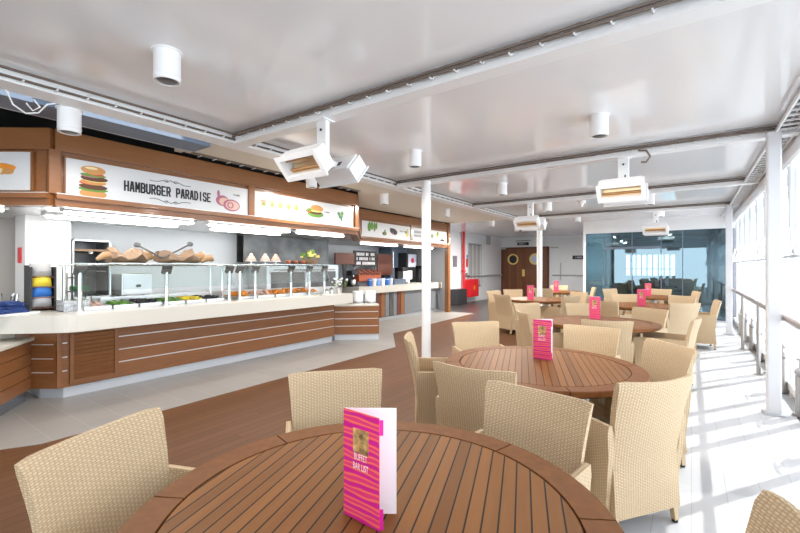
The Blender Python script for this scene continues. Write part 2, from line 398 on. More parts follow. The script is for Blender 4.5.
# window winding posts at the foot of the windows
def crank(y, label, first=[None]):
    if first[0] is None:
        t = thing('window_winder', label, 'window winder', (.905,y,0), 0, 'chrome window winders along the glazing')
        p = MB(); p.cyl((0,0,0),(0,0,.40),.042,n=16); p.cyl((0,0,0),(0,0,.02),.065,n=16); p.build('post', M['rail'], t, world=False, smooth=True)
        p = MB(); p.ball((0,0,.44),.05,12,(1,1,.9)); p.cyl((0,0,.46),(0,0,.55),.014,n=10); p.build('gear_head', M['rail'], t, world=False, smooth=True)
        p = MB(); p.tube([(0,-.13,.545),(0,-.04,.56),(0,.04,.56),(0,.13,.545)],.013,8); p.tube([(0,0,.46),(.0,.07,.45),(0,.13,.39)],.016,8); p.build('lever', M['rail'], t, world=False, smooth=True)
        first[0] = t
    else:
        t = copy_tree(first[0]); t.location = (.905,y,0); t['label'] = label
    return t
ordn = ['nearest','second nearest','third nearest','fourth nearest','fifth nearest','sixth nearest','farthest but one','farthest']
for k in range(6): crank(6.75+1.02*k, f'chrome winding post by the windows, {["nearest one in view beside the square pillar","second one back beside the rail post","third one back","fourth one back","fifth one back near the far pillar","last one beyond the far square pillar"][k]}')
for k in range(2): crank(4.71+1.02*k, 'chrome winding post past the right picture edge, its lever shadow falling on the walkway')

# ------------------------------------------------------------------ ceiling fittings
def cable_run(label, pts, offs, parts=True, step=.2):
    a, c_ = Vector(pts[0]), Vector(pts[1]); d = (c_-a); Lh = d.length; d.normalize(); sd = Vector((-d.y,d.x,0))
    t = thing('cable_run', label, 'cable run', tuple(a))
    for k, o in enumerate(offs):
        b = MB(); b.tube([a+sd*o[0]+Vector((0,0,o[1])), c_+sd*o[0]+Vector((0,0,o[1]))], .0115, 6); b.build('cable', M['cable'], t, smooth=True)
    n = int(Lh/step); proto = None; allb = MB()
    for k in range(n):
        p = a + d*(k+.5)*step
        if parts and n <= 100:
            if proto is None:
                b = MB(); lo = min(o[0] for o in offs)-.02; hi = max(o[0] for o in offs)+.02
                zz = [o[1] for o in offs]
                b.tube([p+sd*lo+Vector((0,0,min(zz)-.022)), p+sd*hi+Vector((0,0,min(zz)-.022)) , p+d*.05+sd*hi+Vector((0,0,max(zz)+.03))], .007, 6)
                proto = b.build('cable_tie', M['white'], t, loc=tuple(p-a)); proto.location = p-a
            else:
                c = proto.copy(); C.objects.link(c); c.parent = t; c.location = p-a
        else:
            lo = min(o[0] for o in offs)-.02; hi = max(o[0] for o in offs)+.02; zz=[o[1] for o in offs]
            allb.tube([p+sd*lo+Vector((0,0,min(zz)-.022)), p+sd*hi+Vector((0,0,min(zz)-.022))], .006, 4)
    if not (parts and n <= 100): allb.build('cable_ties', M['white'], t)['kind'] = 'stuff'
    return t
words = ['','across the first beam above the double heater','across the second beam from the round pole to the square pillar','across the third beam','across the fourth beam by the far square pillar']
for i in range(1,5):
    y = BY[i+2]
    cable_run('brown cables in clips '+words[i], [(XB+.1,y-.085,2.915),(.9,y-.085,2.915)], [(0,0),(-.004,.026)], parts=(i<=2))
cable_run('brown cables clipped along the long white beam on its table side', [(XB+.085,-3,2.895),(XB+.085,12.5,2.895)], [(0,0),(-.05,.04)], parts=True)
cable_run('dark cables clipped above the sign boards along the cream ceiling edge', [(-5.1,2.75,2.931),(-5.1,5.95,2.931)], [(0,0),(.05,.0)], parts=False)
t = thing('cable_ladder', 'white cable ladder along the ceiling edge above the sunny windows', 'cable ladder', (.75,2,2.9))
b = MB(); b.span((.70,-3,2.86),(.715,14.4,2.90)); b.build('side_rail', M['white'], t)
b = MB(); b.span((.86,-3,2.86),(.875,14.4,2.90)); b.build('side_rail', M['white'], t)
b = MB()
for k in range(108): b.span((.715,-2.9+k*.16,2.87),(.86,-2.88+k*.16,2.885))
b.build('rungs', M['white'], t)['kind'] = 'stuff'
b = MB(); b.tube([(.76,-3,2.905),(.76,14.4,2.905)],.013,6); b.tube([(.81,-3,2.905),(.81,14.4,2.905)],.013,6); b.build('cables', M['signgrey'], t)
for k in range(9):
    b = MB(); b.span((.78,-2+k*2,2.89),(.80,-1.98+k*2,2.98)); b.build('hanger', M['white'], t)

def downlight(x, y, z, label, first=[None], h=.23):
    if first[0] is None:
        t = thing('ceiling_downlight', label, 'downlight', (x,y,z), 0, 'white cylinder downlights on the ceiling')
        b = MB(); b.lathe((0,0,0), [(.098,.0),(.098,-.005),(.084,-.007),(.084,-.165),(.087,-.167),(.087,-.173),(.083,-.175),(.083,-.205),(.072,-.205),(.068,-.18)], 28); b.build('housing', M['lampwhite'], t, world=False, smooth=True)
        b = MB(); b.lathe((0,0,0), [(.068,-.179),(.068,-.19),(.05,-.205),(.02,-.208)], 24); b.build('lens', M['steeld'], t, world=False, smooth=True)
        first[0] = t
    else:
        t = copy_tree(first[0]); t.location = (x,y,z); t['label'] = label
    la = bpy.data.lights.new('downlight_lamp','AREA'); la.shape = 'DISK'; la.size = .14; la.energy = 16 if y < 8 else (13 if x > -4.3 else (20 if y < 10 else 95)); la.color = (1,.96,.9)
    lo_ = bpy.data.objects.new('downlight_lamp', la); C.objects.link(lo_); lo_.location = (x,y,z-.21)
    return t
for x, y, z, lb in [(-2.93,1.40,2.97,'large white cylinder downlight on the ceiling nearest the viewer'),
    (-2.86,4.40,2.97,'white cylinder downlight just left of the near round pole top'),
    (-.73,4.40,2.97,'white cylinder downlight before the second beam near the front single heater'),
    (-2.72,7.0,2.97,'white cylinder downlight left of the far round pole beyond the second beam'),
    (-2.65,9.6,2.97,'white cylinder downlight just right of the far round pole'),
    (-2.6,12.35,2.97,'white cylinder downlight just left of the glass wall header'),
    (-.68,9.8,2.97,'white cylinder downlight right behind the front single heater'),
    (-.62,12.3,2.97,'small white cylinder downlight above the far single heater'),
    (-4.38,1.28,2.86,'white cylinder downlight hanging by the long beam over the left end of the sign'),
    (-4.82,4.47,2.94,'white cylinder downlight on the cream ceiling behind the double heater'),
    (-4.95,6.5,2.94,'white cylinder downlight over the gap between the two sign boards'),
    (-4.95,9.05,2.94,'white cylinder downlight over the far right end of the drinks bar sign'),
    (-5.1,12.25,2.97,'small white cylinder downlight near the red pipe corner'),
    (-5.05,14.4,2.97,'smallest white cylinder downlight before the wooden double door')]:
    downlight(x, y, z, lb)
b = MB(); b.span((-4.38-.05,1.23,2.86),(-4.38+.05,1.33,3.28)); props(b.build('mounting_bracket', M['white']), 'white bracket holding the downlight over the left end of the sign', 'bracket')
b = MB(); b.tube([(-4.28,.85,2.87),(-4.30,.90,2.76),(-4.32,.98,2.72),(-4.33,1.06,2.75),(-4.34,1.12,2.84),(-4.35,1.18,2.87)], .006, 8); b.tube([(-4.31,.98,2.80),(-4.31,1.02,2.75),(-4.33,1.07,2.80),(-4.33,1.03,2.85)],.006,8); props(b.build('lamp_cable', M['white'], smooth=True), 'white looped cable running to the leftmost downlight', 'cable')

def heater_unit(root, y0, facing, full):
    # facing -1: aims towards -Y and down; +1: towards +Y
    tilt = radians(42)*facing
    R = Matrix.Rotation(-tilt if facing < 0 else -tilt, 3, 'X')
    c = Vector((0, y0, -.42))
    def P(x,y,z): return c + R @ Vector((x,y,z))
    b = MB(); f = facing
    W_, H_, D_ = .24, .105, .10
    # open fronted casing
    b.box(P(0,-f*.052,0),(2*W_-.05,.03,2*H_-.002),R)
    for sz in (-1,1): b.box(P(0,f*.02,sz*(H_-.012)),(2*W_-.05,.135,.024),R)
    for sx in (-1,1): b.box(P(sx*(W_-.012),f*.02,0),(.024,.14,2*H_),R)
    o = b.build('heater_case', M['white'], root, world=False)
    b = MB(); b.box(P(0,f*.098,H_-.005),(2*W_+.03,.012,.045),R); b.box(P(0,f*.098,-H_+.005),(2*W_+.03,.012,.045),R)
    for sx in (-1,1): b.box(P(sx*(W_-.005),f*.0975,0),(.045,.012,2*H_-.035),R)
    b.build('front_frame', M['white'], root, world=False)
    b = MB(); b.quads([[P(x, f*(-.03+.07*abs(t)**2), t*(H_-.03)) for x in (-W_+.03, W_-.03)] for t in (-1,-.6,-.2,.2,.6,1)])
    b.build('reflector', M['element'], root, world=False)
    for z in (-.045,.045):
        b = MB(); b.cyl(P(-W_+.03,f*.03,z),P(W_-.03,f*.03,z),.012,n=10); b.build('heating_tube', M['elem_tube'], root, world=False, smooth=True)
    b = MB()
    for x in (-.09,.05): b.box(P(x,-f*.068,-.02),(.09,.008,.05),R)
    b.build('vent', M['dark'], root, world=False)
def heater(x, y, label, double=True):
    t = thing('ceiling_heater', label, 'heater', (x,y,2.86), 0, 'infrared heaters hung from the beams')
    b = MB(); b.box((0,0,-.225),(.12,.05,.45),None,.004); b.box((0,0,-.01),(.16,.14,.02)); b.box((.03,0,-.40),(.06,.30,.05)); b.build('hanger', M['white'], t, world=False)
    b = MB(); b.box((.02,-.028,-.30),(.015,.006,.14)); b.build('slot', M['dark'], t, world=False)
    b = MB(); b.cyl((.0,-.024,-.1),(.0,-.034,-.1),.012,n=8); b.build('bolt', M['dark'], t, world=False)
    heater_unit(t, -.20, -1, True)
    if double: heater_unit(t, .20, 1, True)
    return t
heater(-2.78,2.72,'white double infrared heater hung from the first beam above the sign end')
heater(-2.78,8.76,'small white double infrared heater hung beside the far round pole')
heater(-.68,5.76,'amber faced white heater under the second beam, larger of two before the glass wall')
heater(-.70,11.8,'white infrared heater with amber face close to the glass wall header')
b = MB(); b.tube([(-.5,5.55,2.86),(-.42,5.52,2.84),(-.38,5.5,2.76),(-.42,5.5,2.70),(-.47,5.5,2.71)],.012,8); props(b.build('cable_hook', M['cable'], smooth=True), 'black hooked cable end hanging beside the front single heater', 'cable')
b = MB(); b.lathe((-2.0,9.9,2.97),[(.09,0),(.09,-.03),(.05,-.06),(.02,-.13),(.0,-.135)],16); props(b.build('ceiling_detector', M['lampwhite'], smooth=True), 'white cone shaped detector on the ceiling right of the far round pole', 'detector')
t = thing('air_duct', 'blue grey air duct in the dark ceiling gap above the left sign', 'duct', (-4.55,0,3.0))
b = MB(); b.span((-4.80,-5,2.86),(-4.45,2.6,3.20)); b.build('casing', M['duct'], t)
b = MB(); b.span((-4.83,-5,2.86),(-4.80,2.6,2.90)); b.build('flange', M['hgray'], t)
for y in (-1,1.6):
    b = MB(); b.span((-4.55,y,3.2),(-4.5,y+.03,3.28)); b.build('hanger', M['hgray'], t)
t = thing('conduit', 'pale conduit pipe in the dark gap above the left sign', 'pipe', (-5.0,0,2.98))
b = MB(); b.tube([(-5.12,-4,2.98),(-5.10,2.62,2.98)],.03,8); b.build('tube', M['offwhite'], t, smooth=True)
for y in (-1.5,.6,2.2):
    b = MB(); b.span((-5.12,y,2.98),(-5.10,y+.03,3.28)); b.build('hanger', M['hgray'], t)

# ------------------------------------------------------------------ tables, chairs, menus
TA = radians(18.6)
def make_table():
    t = thing('dining_table', '', 'table', (0,0,0), TA, 'round teak dining tables')
    n = 72
    b = MB(); b.lathe((0,0,0), [(.0,.700),(.624,.700),(.624,.737),(.620,.74),(.0,.74)], n); b.build('slatted_top', M['teak'], t, world=False)
    b = MB()
    for k in range(8):
        a0 = 2*pi*k/8+.005+.2; a1 = 2*pi*(k+1)/8-.005+.2; rows = []
        prof = [(.630,.698),(.733,.698),(.740,.705),(.740,.735),(.735,.74),(.630,.74)]
        for j in range(10):
            a_ = a0+(a1-a0)*j/9; rows.append([(r*cos(a_), r*sin(a_), z) for r, z in prof])
        vr = b.quads(rows, True); b._f(vr[0]); b._f(vr[-1][::-1])
    b.build('rim', M['teakrim'], t, world=False)
    b = MB(); b.lathe((0,0,0),[(.0,.685),(.70,.685),(.70,.6995),(.0,.6995)],48); b.build('underframe', M['dark'], t, world=False)
    b = MB(); b.cyl((0,0,.64),(0,0,.69),.12,n=24); b.cyl((0,0,.30),(0,0,.36),.07,n=20); b.build('hub', M['white'], t, world=False, smooth=True)
    for k in range(4):
        a_ = radians(-86.6)+k*pi/2; u = Vector((cos(a_), sin(a_), 0))
        pts = [u*r+Vector((0,0,z)) for r, z in [(.05,.33),(.10,.45),(.18,.60),(.25,.655),(.31,.645),(.34,.57),(.335,.40),(.335,.20),(.345,.02)]]
        b = MB(); b.tube(pts, .021, 10); b.cyl(pts[-1]-Vector((0,0,.02)), pts[-1]+Vector((0,0,.0)), .028, n=10); b.build('leg', M['white'], t, world=False, smooth=True)
    return t
def make_chair():
    t = thing('wicker_armchair', '', 'chair', (0,0,0), 0, 'woven wicker armchairs around the tables')
    def panel(surf, thick, nu, nv):
        b = MB(); F = []; B = []
        for j in range(nv+1):
            v = j/nv; F.append([surf(2*i/nu-1, v, 0) for i in range(nu+1)]); B.append([surf(2*i/nu-1, v, thick) for i in range(nu+1)])
        ring = []
        rows = []
        for j in range(nv+1): rows.append(F[j] + B[j][::-1])
        vr = b.quads(rows, True)
        for e in (0,-1):
            r = vr[e]; k = nu+1
            for i in range(nu): b._f([r[i], r[i+1], r[2*k-2-i], r[2*k-1-i]])
        return b
    ZT, ZL = .885, .10
    def back(u, v, th):
        # rounded top edge and corners
        z = ZL + (ZT-ZL)*v
        hw = .240 + .036*max(0,(z-.35)/.52)**1.6
        e = max(0,(v-.955)/.045); sh = th*.5*e*.8 if th else 0
        th2 = th - .010*e*(1 if th else -1)
        y = -.262 - .105*max(0,(z-.38)/.49)**1.25
        cur = .045*(u*u)*min(1,max(0,(z-.1)/.6))
        zz = z - .012*(1-u*u)*max(0,(v-.8)/.2) - .010*e*(abs(u)**14)
        return Vector((u*hw, y + cur - (th2 if th else (-.0 - .010*e*-1)), zz))
    b = panel(back, .036, 12, 18); b.build('backrest', M['wicker'], t, world=False, smooth=True)
    for s_ in (-1,1):
        def arm(u, v, th):
            z = ZL + (.625-ZL)*v; yb = -.30 + .05*(1-v); yf = .275 - .025*(1-v)
            if v > .6: yb = -.285-.02*(v-.6)
            e = max(0,(v-.92)/.08)
            x = .226 + .026*v**1.5 + (th*.9 - .008*e*(1 if th else -1))
            y = yb + (yf-yb)*(u+1)/2
            return Vector((s_*x, y, z - .02*max(0,u-.75)*4*e))
        b = panel(arm, .046, 10, 12); b.build('armrest', M['wicker'], t, world=False, smooth=True)
    b = MB(); b.box((0,.0,.415),(.455,.53,.05),None,.018); b.build('seat', M['wicker'], t, world=False, smooth=True)
    b = MB(); b.box((0,.245,.245),(.465,.03,.29),None,.006); b.build('front_apron', M['wicker'], t, world=False)
    for sx in (-1,1):
        for sy, yy in ((-1,-.262),(1,.235)):
            b = MB(); c = Vector((sx*.215,yy,0)); 
            b.quads([[c+Vector((q[0]*h+ (sx*.012 if z<.05 else 0), q[1]*h + (sy*.012 if z<.05 else 0), z)) for q in ((-1,-1),(1,-1),(1,1),(-1,1))] for h, z in ((.014,.012),(.019,.20))], True)
            b.mi = 1; b.cyl(c+Vector((sx*.012,sy*.012,0)), c+Vector((sx*.012,sy*.012,.014)), .017, n=10); b.build('leg', [M['leg'], M['dark']], t, world=False)
    return t
def make_menu():
    t = thing('menu_card', '', 'menu', (0,0,0), 0, 'pink standing menu cards on the tables')
    Hm = .325; w = .145
    def leaf(a_, w_, z0, z1, th=.0016):
        b = MB(); R = Matrix.Rotation(a_,3,'Z')
        b.box(R @ Vector((w_/2,0,(z0+z1)/2)), (w_,th,z1-z0), R); return b
    a_f = radians(-5); a_b = radians(32)
    f = leaf(a_f, w, 0, Hm); f = f.build('front_leaf', M['menu'], t, world=False)
    g = leaf(a_b, w*1.12, 0, Hm, .0016); g.build('back_leaf', M['card'], t, world=False)
    R = Matrix.Rotation(a_f,3,'Z'); d = R @ Vector((1,0,0)); nn = R @ Vector((0,-1,0))
    b = MB(); p = R @ Vector((w*.50,-.0014,Hm*.735)); b.box(p,(.062,.0012,.072),R); q = b.build('menu_photo', M['photo'], f, world=False)
    text_mesh('lettering', 'BUFFET\nBAR LIST', M['card'], f, R @ Vector((w*.50,0,Hm*.545)), .062, .048, d, (0,0,1), nn, bold=.0, depth=.0016)
    # inner flap between the two leaves
    Rb = Matrix.Rotation(a_b,3,'Z')
    b = MB(); e = R @ Vector((w,0,0)); b.box(e + Rb @ Vector((.004,.006,Hm-.03)),(.014,.001,.045), Rb); b.build('inner_flap', M['pinkdk'], t, world=False)
    b = MB(); b.box(e + Rb @ Vector((.004,.006,.03)),(.014,.001,.06), Rb); b.build('inner_flap', M['pinkdk'], t, world=False)
    return t
TABLES = [((-.82,1.02),'large round slatted teak table nearest the viewer'),
          ((-.97,3.30),'round slatted teak table directly behind the nearest one'),
          ((-1.05,6.30),'round teak table third back from the viewer beside the sunlit walkway'),
          ((-.78,9.50),'round teak table fourth back in the row beside the walkway'),
          ((-.95,12.60),'round teak table farthest back in front of the glass wall'),
          ((-2.98,9.95),'round teak table with two visible white curved legs before the wooden door'),
          ((-3.42,13.4),'small looking round teak table by the white wall right of the wooden door')]
tp = make_table()
for i, (p, lb) in enumerate(TABLES):
    t = tp if i == 0 else copy_tree(tp); t.location = (p[0],p[1],0); t['label'] = lb
    if i: t.rotation_euler = (0,0,TA + (0,.0,.1,-.2,.3,-.1,.2)[i])
mp_ = make_menu()
MEN = [((-.876,.945),radians(2),'pink striped standing menu card, largest and nearest the viewer'),
       ((-1.075,3.46),radians(4),'pink striped menu card standing on the second table back'),
       ((-1.22,6.56),radians(8),'pink menu card with white edge on the third table back'),
       ((-.86,9.28),radians(5),'pink menu card on the fourth table back, lower of two overlapping cards'),
       ((-1.0,12.7),radians(12),'small pink menu card on the farthest table before the glass wall'),
       ((-3.13,9.62),radians(12),'pink menu card on the table in front of the wooden door'),
       ((-3.50,13.3),radians(12),'tiny pink menu card on the table by the white wall right of the door')]
for i, (p, a_, lb) in enumerate(MEN):
    t = mp_ if i == 0 else copy_tree(mp_); t.location = (p[0],p[1],.741); t.rotation_euler = (0,0,a_); t['label'] = lb
# chairs: position of the middle of the back's top edge, and the point it faces
T = [p for p, _ in TABLES]
CH = [((-1.84,.63),T[0],'wicker armchair at the left edge of the nearest table, woven back tilted towards us'),
      ((-1.73,1.80),T[0],'wicker armchair behind the nearest menu card, across the nearest table'),
      ((-.635,2.08),T[0],'pinkish wicker armchair at the far right side of the nearest table'),
      ((.235,1.26),T[0],'wicker armchair of which one corner shows at the bottom right'),
      ((-1.12,2.38),(-1.16,3.3),'wicker armchair seen from behind at the near left side of the second table'),
      ((-.155,2.70),T[1],'large pale wicker armchair seen from behind on the walkway right of the second table'),
      ((-.14,3.98),T[1],'wicker armchair with shaded inner back at the right side of the second table'),
      ((-2.07,3.10),(-1.2,3.66),'wicker armchair seen side on at the left of the second table beside the round pole'),
      ((-2.0,4.33),T[1],'pale wicker armchair facing us across the far left of the second table'),
      ((-.85,4.66),T[1],'wicker armchair facing us at the far right side of the second table'),
      ((-.80,5.33),T[2],'wicker armchair seen from behind at the near side of the third table'),
      ((-.50,7.22),T[2],'wicker armchair with shaded inner back at the far right of the third table'),
      ((.05,6.18),T[2],'wicker armchair turned side on with sun white back right of the third table'),
      ((-1.52,7.62),T[2],'pale wicker armchair behind the left side of the third table and its menu'),
      ((-1.93,5.72),T[2],'wicker armchair seen from behind left of the third table beside the second menu'),
      ((-2.32,7.08),T[2],'nearly white wicker armchair back at the far left of the third table'),
      ((-1.32,8.45),T[3],'shaded wicker armchair seen from behind at the near left of the fourth table'),
      ((-.08,8.62),T[3],'tall pinkish wicker armchair seen from behind at the near right of the fourth table'),
      ((.40,9.62),T[3],'wicker armchair turned side on alone on the sunlit walkway near the rail'),
      ((-1.25,10.75),T[3],'cream wicker armchair facing us behind the fourth table left of its menu'),
      ((-.15,10.80),T[3],'wicker armchair facing us behind the right side of the fourth table'),
      ((-1.92,13.2),T[4],'pale wicker armchair at the left of the farthest table before the glass doors'),
      ((-.70,13.75),T[4],'wicker armchair facing us on the far side of the farthest table'),
      ((.12,12.9),T[4],'wicker armchair with tilted back at the right of the farthest table near the rail'),
      ((-3.52,9.02),(-3.0,10.0),'tan wicker armchair seen from behind, near side of the table before the door'),
      ((-4.25,10.3),T[5],'wicker armchair seen side on, leftmost of the group before the wooden door'),
      ((-4.05,11.2),T[5],'pale wicker armchair facing us just before the wooden door'),
      ((-2.12,9.50),T[5],'pale wicker armchair on the right side of the table before the wooden door'),
      ((-2.28,11.0),T[5],'wicker armchair leaning edge on at the far right of the table before the door'),
      ((-3.55,12.33),T[6],'tan wicker armchair seen from behind just right of the far round pole'),
      ((-3.65,14.55),T[6],'small looking wicker armchair facing us at the white wall right of the door'),
      ((-2.42,13.75),T[6],'small looking pale wicker armchair edge on left of the glass wall')]
cp = make_chair()
for i, (p, q, lb) in enumerate(CH):
    t = cp if i == 0 else copy_tree(cp)
    d = Vector((q[0]-p[0], q[1]-p[1])).normalized()
    t.location = (p[0]+d.x*.345, p[1]+d.y*.345, .004 if p[0]+d.x*.3 > -.95 else 0); t.rotation_euler = (0,0,atan2(d.y,d.x)-pi/2); t['label'] = lb

# ------------------------------------------------------------------ food counter
ct = thing('food_counter', 'long wooden buffet counter front with pale metal strips and louvred panel', 'counter', (-6.0,3.5,0))
P0, P1, P2 = (-6.08,1.42), (-5.82,1.60), (-5.82,6.0)
b = MB(); b.prism([P0,P1,P2,(-6.7,6.0),(-6.7,1.42)][::-1], .13, .80); b.build('body', M['wood'], ct)
b = MB(); b.prism([(-6.08,1.50),(-5.875,1.66),(-5.875,5.98),(-6.68,5.98),(-6.68,1.5)][::-1], 0.004, .13); b.build('kickboard', M['kick'], ct)
for z in (.315,.47,.63):
    b = MB(); b.span((-5.822,2.20,z),(-5.812,5.98,z+.012)); b.build('metal_strip', M['strip'], ct)
    b = MB(); b.span((-5.822,1.63,z),(-5.812,1.68,z+.012)); b.build('metal_strip', M['strip'], ct)
lv = MB(); lv.span((-5.82,1.70,.16),(-5.79,1.735,.78)); lv.span((-5.82,2.145,.16),(-5.79,2.18,.78)); lv.span((-5.82,1.735,.16),(-5.79,2.145,.20)); lv.span((-5.82,1.735,.74),(-5.79,2.145,.78))
lo = lv.build('louvre_panel', M['wood'], ct)
b = MB()
for k in range(11): b.box((-5.812,1.94,.235+k*.047),(.012,.41,.044),Matrix.Rotation(radians(25),3,'Y'))
b.build('louvre_slats', M['wood'], lo)
b = MB(); b.box((-5.95,1.51,.465),(.32,.03,.66),atan2(P1[1]-P0[1],P1[0]-P0[0])); b.build('corner_panel', M['wood'], ct)
b = MB(); b.box((-5.82,1.605,.465),(.045,.05,.66),None,.006); b.build('corner_post', M['wood'], ct)
for z in (.315,.47,.63):
    b = MB(); b.box((-5.945,1.492,z),(.24,.012,.01),atan2(P1[1]-P0[1],P1[0]-P0[0])); b.build('metal_strip', M['strip'], ct)
def arc(c, r, a0, a1, n=8): return [(c[0]+r*cos(a0+(a1-a0)*i/n), c[1]+r*sin(a0+(a1-a0)*i/n)) for i in range(n+1)]
b = MB(); out = [(-5.40,6.08)] + [(-5.40,1.72)] + arc((-5.72,1.72),.32,0,-radians(55),8) + [(-6.25,.82),(-6.7,.49),(-6.7,6.08)]
b.prism(out, .80, .985); o = b.build('worktop', M['cream']); props(o, 'cream buffet worktop with rounded front corner on the wooden counter', 'worktop')
# low counter on the left
lc = thing('low_counter', 'low wooden counter with cream top at the left picture edge', 'counter', (-5.6,.9,0))
u = Vector((.80,-.60)); n_ = Vector((.60,.80))
a0 = Vector((-6.05,1.42)); a1 = a0 + Vector((.82,-.57)).normalized()*1.9
dv = (a1-a0).normalized(); nv = Vector((-dv.y, dv.x)); 
if nv.x > 0: pass
bk = -nv if nv.y > 0 else nv     # away from the viewer's side of the tile floor
fr_ = -bk
def quadp(p, q, w0, w1): return [tuple(p+fr_*w1), tuple(q+fr_*w1), tuple(q+fr_*w0), tuple(p+fr_*w0)]
def pr(mb, poly, z0, z1):
    ar = sum(poly[i][0]*poly[(i+1)%4][1]-poly[(i+1)%4][0]*poly[i][1] for i in range(4))
    return mb.prism(poly if ar > 0 else poly[::-1], z0, z1)
b = MB(); pr(b, quadp(a0,a1,-.45,-.05), 0.004, .14); b.build('kickboard', M['kickd'], lc)
for k in range(4):
    b = MB(); pr(b, quadp(a0,a1,-.45,0), .14+k*.135, .14+(k+1)*.135-.008); b.build('front_board', M['wood'], lc)
b = MB(); pr(b, quadp(a0,a1,-.44,-.012), .14, .68); b.build('body', M['black'], lc)
b = MB(); pr(b, quadp(a0,a1,-.46,.03), .68, .715); b.build('top', M['cream'], lc)
# return counter at the right end
rc = thing('return_counter', 'low wooden return counter with metal strips at the right end of the buffet', 'counter', (-5.6,6.5,0))
a0 = Vector((-5.93,6.10)); a1 = Vector((-5.25,6.72)); dv = (a1-a0).normalized(); fr_ = Vector((dv.y,-dv.x))
b = MB(); pr(b, quadp(a0,a1,-.30,-.04), 0.004, .13); b.build('kickboard', M['kick'], rc)
b = MB(); pr(b, quadp(a0,a1,-.32,0), .13, .70); b.build('body', M['wood'], rc)
for z in (.29,.44,.58):
    b = MB(); pr(b, quadp(a0+dv*.02,a1-dv*.02,0,.006), z, z+.012); b.build('metal_strip', M['strip'], rc)
b = MB(); pr(b, quadp(a0,a1,-.33,.012), .70, .725); b.build('top', M['cream'], rc)
b = MB(); pr(b, quadp(a0-dv*.03,a0+dv*.015,-.05,.008), .01, .70); b.build('end_post', M['kickd'], rc)
# drinks counter
dc = thing('drinks_counter', 'drinks bar counter with grey front and wood strips behind the round pole', 'counter', (-7.2,10,0))
b = MB(); b.span((-7.9,8.1,.10),(-7.0,12.28,.80)); b.build('body', M['duct2'], dc)
b = MB(); b.span((-7.9,8.14,0.004),(-7.06,12.28,.10)); b.build('kickboard', M['kick'], dc)
cols = ['duct2','brownboard','wood','duct2','steeld','duct2','brownboard','wood','duct2']
for k in range(9):
    b = MB(); b.span((-7.0,8.66+k*.19,.11),(-6.985,8.66+k*.19+.17,.79)); b.build('front_strip', M[cols[k]], dc)
b = MB(); b.span((-7.95,8.0,.80),(-6.90,12.28,.985)); props(b.build('worktop', M['cream']), 'cream worktop of the drinks bar behind the round pole', 'worktop')

# ------------------------------------------------------------------ fascia with signs
fa = thing('canopy_fascia', 'wooden fascia carrying the white food signs over the buffet', 'fascia', (-5.5,3.5,2.2))
F0, F1, F2, F3 = Vector((-7.4,-.05)), Vector((-5.38,1.44)), Vector((-5.38,6.12)), Vector((-6.62,7.62))
F4 = Vector((-6.62,12.2))
def board(name, p, q, z0, z1, o0, o1, mat, parent):
    d = (q-p).normalized(); nn = Vector((d.y,-d.x))      # outward (towards the tables) for +Y running segments
    poly = [tuple(p+nn*o1), tuple(q+nn*o1), tuple(q+nn*o0), tuple(p+nn*o0)]
    b = MB(); pr(b, poly, z0, z1); return b.build(name, mat, parent)
for p, q in ((F0,F1),(F1,F2),(F2,F3),(F3,F4)):
    board('top_board', p, q, 2.70, 2.92, -.10, .05, M['woodred'], fa)
    board('backing', p, q, 2.22, 2.72, -.10, .0, M['woodred'], fa)
    board('lower_lip', p, q, 2.20, 2.25, -.10, .10, M['woodred'], fa)
    board('lip_edge', p, q, 2.25, 2.258, .02, .095, M['strip'], fa)
    board('under_trim', p, q, 2.13, 2.20, -.10, .05, M['woodred'], fa)
for p in (F1+Vector((.02,-.0)), F2+Vector((.02,0)), F3+Vector((.03,0)), Vector((-5.36,3.76)), Vector((-6.60,9.95))):
    w = .05 if p.y in (3.76,9.95) else .11
    b = MB(); b.box((p.x,p.y,2.48),(.07,w,.46),None,.012); b.build('upright', M['woodred'], fa)
# canopy soffit in steel and fluorescent tubes
b = MB()
b.prism([(-7.55,-.5),(-6.4,.55),(-5.46,1.5),(-5.46,6.1),(-6.7,7.5),(-7.55,7.5)], 2.16, 2.19); setting('ceiling_galley', b, M['steel'])
b = MB(); b.span((-8.55,7.6,2.16),(-6.7,12.2,2.19)); setting('ceiling_drinks_bar', b, M['steel'])
b = MB(); b.span((-6.68,12.08,0),(-6.54,12.22,2.97)); props(b.build('wood_post', M['woodred']), 'tall wooden post at the right end of the drinks bar', 'post')
def lightbar(c, ln, rz, label):
    t = thing('fluorescent_light', label, 'light', (c[0],c[1],2.161), rz, 'fluorescent lights under the buffet canopy')
    b = MB(); b.box((0,0,-.02),(.16,ln,.04),None,.006); b.build('housing', M['white'], t, world=False)
    b = MB(); b.box((0,0,-.05),(.11,ln-.06,.03),None,.012); b.build('tube_cover', M['glow'], t, world=False)
lightbar((-5.72,2.35),1.5,0,'front fluorescent light under the canopy below the hamburger sign, left half')
lightbar((-5.72,4.05),1.5,0,'front fluorescent light under the canopy below the gap between two signs')
lightbar((-5.72,5.55),1.2,0,'front fluorescent light under the canopy below the second sign')
lightbar((-6.35,2.4),1.6,0,'rear fluorescent light under the canopy above the salad bar')
lightbar((-6.35,4.4),1.4,0,'rear fluorescent light under the canopy above the hot food')
lightbar((-6.45,.85),1.1,-atan2(F1.x-F0.x,F1.y-F0.y),'fluorescent light under the canopy at the left picture edge')
lightbar((-7.0,9.0),1.6,0,'fluorescent light under the drinks bar canopy, left of the round pole')
lightbar((-7.0,11.0),1.6,0,'added fill light under the drinks bar canopy, behind the round pole')  # extra light, added to brighten the dark recess of the bar
